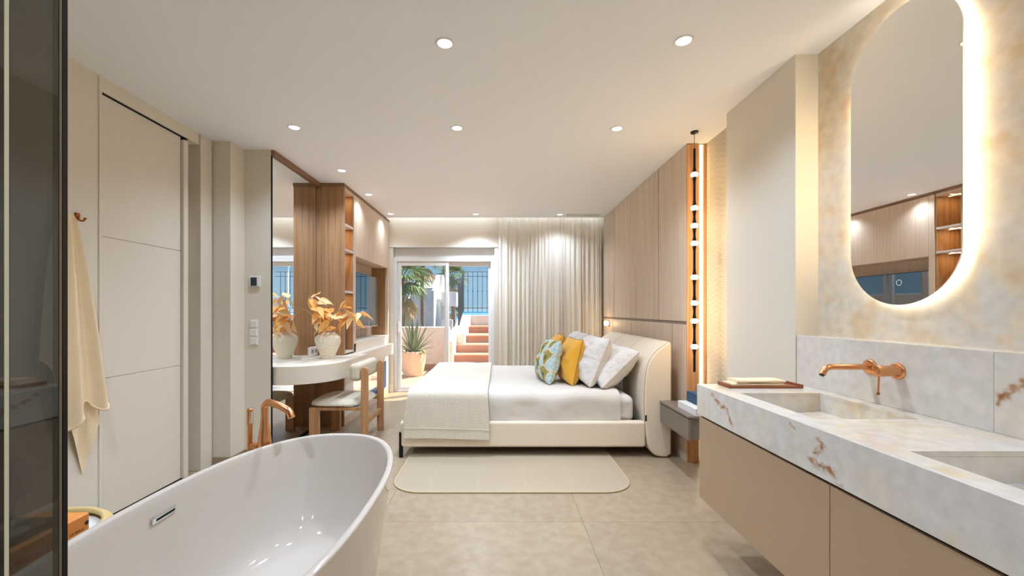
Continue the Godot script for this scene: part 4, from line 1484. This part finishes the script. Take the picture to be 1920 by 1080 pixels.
func make_pillow(called: String, label: String, cat: String, sides: Array, at: Vector3, b: Basis, m: Material, group: String, welt: Material = null) -> void:
	var build := mb()
	for f in 2:
		var rows := []
		for r in sides[f]:
			rows.append(r.map(func(p): return at + b * p))
		build.grid(rows, false, false, f == 1)
	if welt == null:
		solo(called, label, cat, build, m, group)
		return
	var low := 9.0
	for p in build.v:
		low = minf(low, p.y)
	var t := thing(called, label, cat, Vector3(at.x, low, at.z), group)
	part(t, "cover", build, m)
	var edge := []
	var n: int = sides[0].size()
	for i in n:
		edge.append(at + b * sides[0][i][0])
	for j in range(1, n):
		edge.append(at + b * sides[0][n - 1][j])
	for i in range(n - 2, -1, -1):
		edge.append(at + b * sides[0][i][n - 1])
	for j in range(n - 2, -1, -1):
		edge.append(at + b * sides[0][0][j])
	part(t, "piping", mb().tube(edge, 0.004, 6, false), welt)


# face towards the foot of the bed (-x), leaning back by lean, turned by yaw; local x runs along depth
func pose(lean: float, yaw: float, roll := 0.0) -> Basis:
	var b := Basis(Vector3(0, 0, 1), Vector3(0, 1, 0), Vector3(-1, 0, 0))
	return Basis(Vector3.UP, yaw) * Basis(Vector3.BACK, -lean) * b * Basis(Vector3.BACK, roll)


func make_pillows() -> void:
	var y0 := 0.548
	var grp := "white bed pillows against the headboard"
	make_pillow("bed_pillow", "white pillow slumped lowest against the near end of the headboard", "pillow", pillow(0.68, 0.46, 0.30, 1.0, 0.03, 0.07), P(1.05, y0 + 0.172, 3.92), pose(0.80, 0.03), M.linen_white, grp)
	make_pillow("bed_pillow", "plump white pillow upright behind the front yellow cushion", "pillow", pillow(0.66, 0.47, 0.28, 7.0, 0.03, 0.07), P(0.875, y0 + 0.225, 3.96), pose(0.40, 0.05), M.linen_white, grp)
	make_pillow("bed_pillow", "white pillow at the far end of the headboard under the wall lamp", "pillow", pillow(0.68, 0.46, 0.30, 13.0, 0.03, 0.07), P(1.05, y0 + 0.172, 4.78), pose(0.85, 0.0), M.linen_white, grp)
	make_pillow("bed_pillow", "upright white pillow behind the rear yellow cushion", "pillow", pillow(0.66, 0.47, 0.28, 19.0, 0.03, 0.07), P(0.875, y0 + 0.225, 4.76), pose(0.40, 0.0), M.linen_white, grp)
	var yg := "yellow cushions on the bed"
	make_pillow("yellow_cushion", "mustard yellow cushion with grey piping nearest the camera", "cushion", pillow(0.46, 0.44, 0.23, 23.0, 0.02, 0.09), P(0.70, y0 + 0.205, 4.0), pose(0.22, 0.10), M.yellow_velvet, yg, M.piping_grey)
	make_pillow("yellow_cushion", "mustard yellow cushion standing farther back on the bed", "cushion", pillow(0.46, 0.44, 0.22, 29.0, 0.02, 0.09), P(0.66, y0 + 0.205, 4.72), pose(0.24, 0.0), M.yellow_velvet, yg, M.piping_grey)
	make_print_pillow(y0)


func make_print_pillow(y0: float) -> void:
	make_pillow("printed_cushion", "pale blue and olive patterned cushion in front of the yellow ones", "cushion", pillow(0.46, 0.43, 0.20, 37.0, 0.02, 0.09), P(0.485, y0 + 0.20, 4.06), pose(0.26, 0.16), M.print_cloth, "")


func make_rug() -> void:
	var t := thing("rug", "cream wool rug with rounded corners under the bed", "rug", P(0.09, 0, 4.2))
	var poly := []
	var r := 0.22
	for c in [[0.94 - r, 2.785 + r, -PI / 2], [0.94 - r, 5.6 - r, 0.0], [-0.76 + r, 5.6 - r, PI / 2], [-0.76 + r, 2.785 + r, PI]]:
		for k in 9:
			var a: float = c[2] + PI / 2 * k / 8.0
			poly.append(Vector2(c[0] + cos(a) * r, c[1] + sin(a) * r))
	part(t, "pile", mb().prism(poly, Vector3(0, 0.001, 0), Vector3.RIGHT, Vector3.FORWARD, Vector3(0, 0.009, 0), 0.003, true, 2), M.rug_wool)
	var edge := []
	for p in poly + [poly[0]]:
		edge.append(Vector3(p.x, 0.006, -p.y))
	part(t, "bound_edge", mb().tube(edge, 0.0055, 6, false), M.rug_edge)


func make_nightstand() -> void:
	var t := thing("nightstand", "taupe floating nightstand with one drawer beside the bed", "nightstand", P(1.43, 0.31, 3.17))
	part(t, "body", mb().span(1.372, 1.529, 0.316, 0.468, 2.94, 3.43).span(1.50, 1.689, 0.316, 0.468, 2.94, 3.34), M.nightstand_front)
	part(t, "drawer_front", mb().rspan(1.349, 1.369, 0.31, 0.462, 2.925, 3.44, 0.0015, 1), M.nightstand_front)
	part(t, "top_board", mb().rspan(1.345, 1.529, 0.470, 0.484, 2.92, 3.445, 0.0015, 1).rspan(1.50, 1.689, 0.470, 0.4838, 2.92, 3.342, 0.0015, 1), M.nightstand_front)
	var w := thing("white_book", "thick white book lying on the nightstand", "book", P(1.51, 0.484, 3.1))
	part(w, "cover", mb().rspan(1.40, 1.62, 0.4845, 0.489, 2.93, 3.22, 0.001, 1).rspan(1.40, 1.62, 0.531, 0.535, 2.93, 3.22, 0.001, 1).rspan(1.40, 1.408, 0.4845, 0.535, 2.93, 3.22, 0.004, 3), M.book_white)
	part(w, "pages", mb().span(1.408, 1.612, 0.489, 0.531, 2.937, 3.213), M.paper)
	var bl := thing("blue_box_book", "dark blue linen-bound book on top of the white book", "book", P(1.54, 0.535, 3.1))
	part(bl, "cover", mb().rspan(1.465, 1.64, 0.5355, 0.539, 2.97, 3.21, 0.001, 1).rspan(1.465, 1.64, 0.606, 0.610, 2.97, 3.21, 0.001, 1).rspan(1.465, 1.471, 0.5355, 0.610, 2.97, 3.21, 0.002, 1), M.blue_cloth)
	part(bl, "pages", mb().span(1.471, 1.634, 0.539, 0.606, 2.975, 3.205), M.blue_cloth)


func make_pendant() -> void:
	var x := 1.486
	var d := 3.126
	var t := thing("pendant_lamp", "slim black rod pendant with eight small glowing globes", "pendant lamp", P(x, 0.77, d))
	part(t, "canopy", mb().lathe([Vector2(0.0, -0.012), Vector2(0.025, -0.012), Vector2(0.028, -0.008), Vector2(0.028, 0.0)], P(x, CEIL, d), 28), M.black_metal)
	part(t, "cable", mb().tube([P(x, CEIL - 0.01, d), P(x, 2.465, d)], 0.002, 6), M.black_metal)
	var ys := []
	for p in [327.6, 390.2, 423.4, 456.5, 520.0, 568.2, 601.8, 649.9]:
		ys.append(CAM_H + (582.0 - p) * d / 770.0)
	var ends := [2.47] + ys + [0.773]
	for i in ends.size() - 1:
		var top: float = ends[i] - (0.018 if i > 0 else 0.0)
		var low: float = ends[i + 1] + (0.018 if i < ends.size() - 2 else 0.0)
		var prof := [Vector2(0.0, top)]
		var hi := 0.016 if i > 0 else 0.0095
		var lo := 0.016 if i < ends.size() - 2 else 0.0085
		prof.append_array([Vector2(hi, top), Vector2(lerpf(hi, 0.0085, 0.6), top - 0.02), Vector2(0.0088, top - 0.045), Vector2(0.0088, low + 0.045), Vector2(lerpf(lo, 0.0085, 0.6), low + 0.02), Vector2(lo, low), Vector2(0.0, low)])
		part(t, "rod", mb().lathe(prof, P(x, 0, d), 18), M.black_metal)
	for y in ys:
		var prof := []
		for k in 13:
			var a := -PI / 2 + PI * k / 12.0
			prof.append(Vector2(pow(maxf(cos(a), 0.0), 0.6) * 0.027, y + sin(a) * 0.0195))
		part(t, "lamp_globe", mb().lathe(prof, P(x, 0, d), 24), M.lamp_bulb)
		omni(t, P(x, y, d), 0.022, HOT, 0.02)

	# reading lamp at the far side of the bed
	var s := thing("wall_lamp", "small glowing reading lamp on the oak wall beside the curtain", "wall lamp", P(1.53, 1.03, 5.72))
	part(s, "wall_plate", mb().lathe([Vector2(0.0, 0.012), Vector2(0.04, 0.012), Vector2(0.042, 0.0)], P(1.53, 1.06, 5.72), 24, Basis(Vector3.BACK, PI / 2)), M.chrome)
	part(s, "lamp_lens", mb().lathe([Vector2(0.0, 0.07), Vector2(0.03, 0.068), Vector2(0.036, 0.045), Vector2(0.028, 0.016), Vector2(0.0, 0.012)], P(1.53, 1.06, 5.72), 24, Basis(Vector3.BACK, PI / 2)), M.lamp_strip)
	part(s, "cap", mb().lathe([Vector2(0.0, 0.098), Vector2(0.04, 0.097), Vector2(0.042, 0.092), Vector2(0.042, 0.086), Vector2(0.0, 0.084)], P(1.53, 1.06, 5.72), 24, Basis(Vector3.BACK, PI / 2)), M.black_metal)
	part(s, "spindle", mb().tube([P(1.53, 1.06, 5.72), P(1.44, 1.06, 5.72)], 0.006, 10), M.chrome)
	omni(s, P(1.485, 1.06, 5.72), 0.04, HOT, 0.03)


func make_curtain() -> void:
	var rows := []
	for i in 521:
		var f := i / 520.0
		var x := lerpf(-0.02, 1.522, f)
		var row := []
		for j in 13:
			var v := j / 12.0
			var ph := f * 150.0 + 6.0 * noise.get_noise_2d(f * 900.0, 0.0) + 1.2 * noise.get_noise_2d(f * 500.0, v * 40.0)
			var amp := lerpf(0.015, 0.021, v) * (0.8 + 0.9 * noise.get_noise_2d(f * 700.0 + 60.0, v * 20.0))
			row.append(P(x + 0.004 * cos(ph * 2.0), lerpf(2.84, 0.012, v), 6.135 + sin(ph) * amp + 0.006 * noise.get_noise_2d(f * 2600.0, v * 60.0)))
		rows.append(row)
	var t := thing("curtain", "floor-length cream sheer curtain in fine pleats beside the glass door", "curtain", P(0.77, 0.01, 6.135))
	part(t, "drape", mb().grid(rows), M.curtain_sheer)
	part(t, "track", mb().rspan(-0.05, 1.53, 2.842, 2.86, 6.12, 6.15, 0.002, 1), M.frame_white)


# ---------------------------------------------------------------- the terrace and beyond
func make_outside() -> void:
	solo("terrace_floor", "terracotta tiled terrace outside the glass door", "terrace", mb().span(-9.0, 3.0, -0.3, -0.015, 6.4, 9.2).span(-9.0, -2.1, -0.3, -0.016, 1.0, 6.4), M.terracotta)
	var pr := thing("parapet_wall", "low white stucco parapet behind the agave planter", "wall", P(-4.0, 0, 8.9))
	part(pr, "wall_body", mb().rspan(-9.0, -1.065, -0.02, 0.887, 8.76, 8.99, 0.03, 3), M.stucco)
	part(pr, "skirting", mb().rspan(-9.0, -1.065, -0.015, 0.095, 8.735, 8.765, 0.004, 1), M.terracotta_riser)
	# side wall that closes the terrace on the left, seen through the low window
	solo("side_parapet", "white stucco wall closing the terrace on the left", "wall", mb().rspan(-6.4, -6.15, -0.02, 1.6, 1.0, 8.76, 0.03, 3), M.stucco)

	# planter with agave and a trailing succulent
	var c := P(-1.66, -0.015, 7.92)
	var pl := thing("clay_planter", "big round pale clay planter on the terrace", "planter", c)
	part(pl, "pot", mb().lathe([Vector2(0.0, 0.0), Vector2(0.16, 0.0), Vector2(0.175, 0.012), Vector2(0.205, 0.10), Vector2(0.228, 0.22), Vector2(0.238, 0.34), Vector2(0.235, 0.43), Vector2(0.225, 0.467), Vector2(0.212, 0.475), Vector2(0.198, 0.467), Vector2(0.195, 0.42)], c, 48), M.planter_clay)
	part(pl, "soil", mb().lathe([Vector2(0.0, 0.43), Vector2(0.1, 0.43), Vector2(0.2, 0.42)], c, 24), M.soil)
	var ag := thing("agave_plant", "spiky dark green agave growing in the clay planter", "plant", c + Vector3(0, 0.43, 0))
	for k in 30:
		var ring := k / 30.0
		var a := k * 2.39996
		var tilt := lerpf(1.12, 0.10, ring)
		var long := lerpf(0.50, 0.74, ring) * rng.randf_range(0.92, 1.06)
		var dir := Vector3(cos(a) * sin(tilt), cos(tilt), sin(a) * sin(tilt))
		var root := c + Vector3(cos(a) * 0.03, 0.44, sin(a) * 0.03)
		var side := dir.cross(Vector3.UP).normalized()
		var up := side.cross(dir).normalized()
		var rows := []
		for i in 9:
			var f := i / 8.0
			var w := 0.034 * (0.72 + 0.9 * f - 1.62 * f * f) + 0.001
			var m := root + dir * long * f - Vector3.UP * 0.10 * sin(tilt) * f * f
			var row := []
			for j in 7:
				var s := (j - 3) / 3.0
				row.append(m + side * w * s + up * (w * 0.42 * s * s - 0.010 * (1 - f)))
			rows.append(row)
		part(ag, "leaf", mb().grid(rows), M.agave_green)
	var su := thing("trailing_succulent", "small bright green trailing plant at the planter's rim", "plant", c + Vector3(0.13, 0.43, 0.1))
	for k in 46:
		var o := c + Vector3(0.08 + rng.randf() * 0.16, 0.43 + rng.randf() * 0.09, rng.randf_range(-0.02, 0.17))
		var a := rng.randf() * TAU
		part(su, "leaf", leaf_mesh(mb(), o, Vector3(cos(a), rng.randf_range(-0.6, 0.6), sin(a)).normalized(), Vector3.UP, rng.randf_range(0.06, 0.11), 0.013, 0.4), M.succulent)

	make_stairs()
	make_far()


func make_stairs() -> void:
	var t := thing("terrace_stairs", "terracotta steps climbing between white walls outside the door", "stairs", P(0.0, 0, 9.2))
	var ds := [8.12, 8.37, 8.77, 9.27, 10.14, 10.85]
	for k in 5:
		var xl := -0.93 if k < 3 else -0.76
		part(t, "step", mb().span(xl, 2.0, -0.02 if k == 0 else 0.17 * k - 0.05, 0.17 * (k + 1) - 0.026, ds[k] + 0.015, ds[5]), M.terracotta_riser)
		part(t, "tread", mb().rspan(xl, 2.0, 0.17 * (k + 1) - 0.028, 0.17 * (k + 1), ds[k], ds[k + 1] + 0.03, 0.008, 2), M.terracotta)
	# walls beside the steps
	var lo := []
	for p in [Vector2(8.12, -0.02), Vector2(8.12, 0.62), Vector2(8.16, 0.67), Vector2(8.24, 0.69), Vector2(8.9, 0.72), Vector2(8.9, -0.02)]:
		lo.append(p)
	part(t, "low_wall", mb().prism(lo, Vector3(-1.05, 0, 0), Vector3.FORWARD, Vector3.UP, Vector3(0.13, 0, 0), 0.02, false, 3), M.stucco)
	var hi := [Vector2(8.88, -0.02), Vector2(8.88, 0.72), Vector2(8.93, 0.80), Vector2(9.05, 0.83), Vector2(9.3, 0.84), Vector2(9.7, 0.88), Vector2(10.2, 1.0), Vector2(10.7, 1.11), Vector2(11.1, 1.12), Vector2(11.1, -0.02)]
	part(t, "high_wall", mb().prism(hi, Vector3(-1.06, 0, 0), Vector3.FORWARD, Vector3.UP, Vector3(0.31, 0, 0), 0.03, false, 3), M.stucco)
	part(t, "landing_wall", mb().rspan(-0.77, 2.2, -0.02, 1.114, 10.85, 11.1, 0.03, 3), M.stucco)
	part(t, "outer_wall", mb().rspan(2.0, 2.25, -0.02, 1.6, 8.0, 11.1, 0.03, 3), M.stucco)

	# wrought iron railing
	var r := thing("iron_railing", "black wrought iron railing on the wall above the steps", "railing", P(-0.3, 1.1, 10.9))
	var y0 := 1.19
	var y1 := 2.265
	for y in [y0, y0 + 0.11, y1 - 0.12, y1]:
		part(r, "rail", mb().rspan(-0.95, 2.1, y - 0.008, y + 0.008, 10.905, 10.925, 0.003, 1), M.iron)
	for k in 24:
		var x := -0.955 + k * 0.1265
		var bar := part(r, "bar", mb().tube([P(x, y0 - 0.005, 10.915), P(x, y1 + 0.004, 10.915)], 0.0085, 6), M.iron)
		part(bar, "collar", mb().lathe([Vector2(0.0085, -0.02), Vector2(0.017, -0.006), Vector2(0.017, 0.006), Vector2(0.0085, 0.02)], P(x, 1.75, 10.915), 8), M.iron)
	# the run that slopes down the side wall
	var a0 := P(-0.955, y1, 10.9)
	var b0 := P(-0.955, 1.86, 9.72)
	for off in [0.0, -0.11, -1.0]:
		part(r, "rail", mb().tube([a0 + Vector3(0, off, 0), b0 + Vector3(0, off, 0)], 0.011, 6), M.iron)
	for k in 10:
		var f := k / 9.0
		var q := a0.lerp(b0, f)
		part(r, "bar", mb().tube([q + Vector3(0, -1.0, 0), q], 0.010, 6), M.iron)
	for q in [a0, b0]:
		part(r, "post", mb().rbox(Vector3(q.x, q.y - 0.53, q.z), Vector3(0.04, 1.10, 0.04), 0.004, 1), M.iron)


func fan_palm(label: String, at: Vector3, crown: Vector3, trunk_r: float, size: float, fronds: int, dry: int, group: String) -> void:
	var t := thing("fan_palm", label, "palm tree", at, group)
	var pts := []
	var rad := []
	for k in 11:
		var f := k / 10.0
		pts.append(at.lerp(crown, f) + Vector3(sin(f * 2.6) * 0.12 * trunk_r * 4.0, 0, 0))
		rad.append(trunk_r * (1.15 - 0.35 * f + (0.55 if f > 0.9 else 0.0)))
	part(t, "trunk", mb().tube(pts, rad, 14), M.palm_trunk)
	for k in fronds + dry:
		var is_dry := k >= fronds
		var a := k * 2.39996 + 0.4
		var el := lerpf(1.35, -0.75, k / float(fronds)) if not is_dry else rng.randf_range(-1.3, -0.95)
		var dir := Vector3(cos(a) * cos(el), sin(el), sin(a) * cos(el))
		var base := crown - Vector3.UP * (0.0 if not is_dry else size * 0.18)
		var hub := base + dir * size * 0.42
		var b := mb()
		b.tube([base, hub], size * 0.012, 5, false)
		var side := dir.cross(Vector3.UP).normalized()
		var up := side.cross(dir).normalized()
		for m in 15:
			var w := (m - 7) / 7.0 * 1.45
			var ld := (dir * cos(w) + side * sin(w) + up * 0.12).normalized()
			leaf_mesh(b, hub, ld, up, size * rng.randf_range(0.46, 0.58) * (1.0 - 0.1 * absf(w)), size * 0.036, 0.35 + 0.25 * rng.randf(), 0.5)
		part(t, "frond", b, M.palm_dry if is_dry else M.palm_green)


func make_far() -> void:
	var px := func(x: float, y: float, d: float) -> Vector3: return P((x - 936.0) / 770.0 * d, CAM_H + (582.0 - y) / 770.0 * d, d)
	solo("sea", "calm blue sea reaching to the horizon", "sea", mb().span(-9000, 9000, -9.0, -8.0, 130, 26000), M.sea)
	solo("ground", "dry garden ground below the terrace", "ground", mb().span(-120, 120, -6.6, -6.0, 9.3, 132), M.soil)

	# neighbouring white house
	var d := 26.0
	var k := d / 770.0
	var X := func(x: float) -> float: return (x - 936.0) * k
	var Y := func(y: float) -> float: return CAM_H + (582.0 - y) * k
	var h := thing("neighbour_house", "white stucco neighbouring house with sloping roof behind the palms", "house", P(-5.0, -6, 28))
	part(h, "main_wall", mb().span(X.call(769), X.call(808), -6.0, Y.call(541.5), d, d + 5.0), M.stucco_far)
	part(h, "roof_slope", mb().prism([Vector2(d - 0.15, Y.call(541.5)), Vector2(d - 0.15, Y.call(540)), Vector2(d + 2.4, Y.call(524)), Vector2(d + 2.4, Y.call(541.5))], Vector3(X.call(767), 0, 0), Vector3.FORWARD, Vector3.UP, Vector3(X.call(812) - X.call(767), 0, 0)), M.stucco_far)
	part(h, "roof_parapet", mb().span(X.call(784), X.call(808), Y.call(535), Y.call(515), d + 2.4, d + 2.9).span(X.call(802), X.call(820), Y.call(535), Y.call(508.5), d + 2.4, d + 2.9), M.stucco_far)
	# buttress wall on the sunny side, flaring outwards towards its foot and head
	var bt := []
	for p in [[d - 0.25, -6.0], [d - 0.25, Y.call(560.0)], [d - 0.2, Y.call(545.0)], [d + 0.3, Y.call(535.0)], [d + 1.6, Y.call(520.0)], [d + 2.2, Y.call(510.0)], [d + 3.2, Y.call(509.0)], [d + 5.0, Y.call(509.0)], [d + 5.0, -6.0]]:
		bt.append(Vector2(p[0], p[1]))
	part(h, "buttress", mb().prism(bt, Vector3(X.call(808), 0, 0), Vector3.FORWARD, Vector3.UP, Vector3(0.22, 0, 0)), M.stucco_far)
	part(h, "balcony_box", mb().rspan(X.call(753), X.call(772), Y.call(572.5), Y.call(554), d - 1.0, d + 1.0, 0.03, 2), M.stucco_far)
	part(h, "balcony_wall", mb().span(X.call(752), X.call(769.5), -6.0, Y.call(573), d - 0.2, d + 1.0), M.planter_clay)
	part(h, "lower_wing", mb().span(X.call(810), X.call(822), -6.0, Y.call(566), d + 1.0, d + 3.0), M.stucco_far)
	part(h, "side_block", mb().rspan(X.call(822), X.call(852), Y.call(573.5), Y.call(546), d + 1.2, d + 3.2, 0.03, 2), M.stucco_far)
	part(h, "side_pier", mb().span(X.call(822), X.call(826.5), -6.0, Y.call(573.5), d + 1.4, d + 1.8), M.stucco_far)
	part(h, "garden_wall", mb().span(X.call(826), X.call(846), -6.0, Y.call(600), d + 0.6, d + 1.0), M.stucco_far)

	var g := "fan palms beyond the terrace"
	fan_palm("fan palm at the left edge with green crown and brown trunk", px.call(752, 700, 15.0) - Vector3(0, 5, 0), px.call(752, 522, 15.0), 0.11, 1.35, 26, 6, g)
	fan_palm("tall thin palm whose crown rises above the door frame", px.call(791, 690, 17.0) - Vector3(0, 5, 0), px.call(790, 478, 17.0), 0.085, 1.1, 20, 4, g)
	fan_palm("fan palm beside the iron railing with full green crown", px.call(849, 600, 34.0) - Vector3(0, 6, 0), px.call(847.5, 519, 34.0), 0.19, 1.75, 26, 5, g)
	fan_palm("small distant palm low above the sea", px.call(850, 600, 36.0) - Vector3(0, 6, 0), px.call(850, 572, 36.0), 0.13, 1.35, 18, 2, g)


func _ready() -> void:
	setup_view()
	make_materials()
	mat("chrome_grey", srgb(186, 180, 174), 0.4)
	mat("shelf_grey", srgb(212, 200, 190), 0.45)
	mat("reflection_pale", srgb(206, 200, 172), 0.4)  # tone of the reflected bright line on the shower glass
	mat("bead_tan", srgb(120, 104, 84), 0.4)
	mat("tray_wood", srgb(150, 84, 48), 0.5)
	mat("rail_grey", srgb(140, 122, 106), 0.5)
	mat("seam_tan", srgb(190, 172, 144), 0.85)
	mat("piping_grey", srgb(150, 120, 66), 0.85)
	wood("oak_warm_lit", srgb(196, 140, 92), srgb(222, 170, 122), 37)  # warm light on the panelling end is put into this orange
	make_room()
	make_lights()
	make_media_wall()
	make_tub()
	make_vanity()
	make_oval_mirror(1.70, "tall pill-shaped wall mirror with warm backlight above the far basin")
	make_oval_mirror(0.905, "matching backlit pill-shaped mirror above the near basin")
	make_wood_wall()
	make_bed()
	make_curtain()
	make_rug()
	make_nightstand()
	make_chair()
	make_shower_screen()
	make_pendant()
	make_pillows()
	make_vase()
	make_tub_filler()
	make_tap()
	make_towel_and_hooks()
	make_side_table()
	make_counter_tray()
	make_outside()
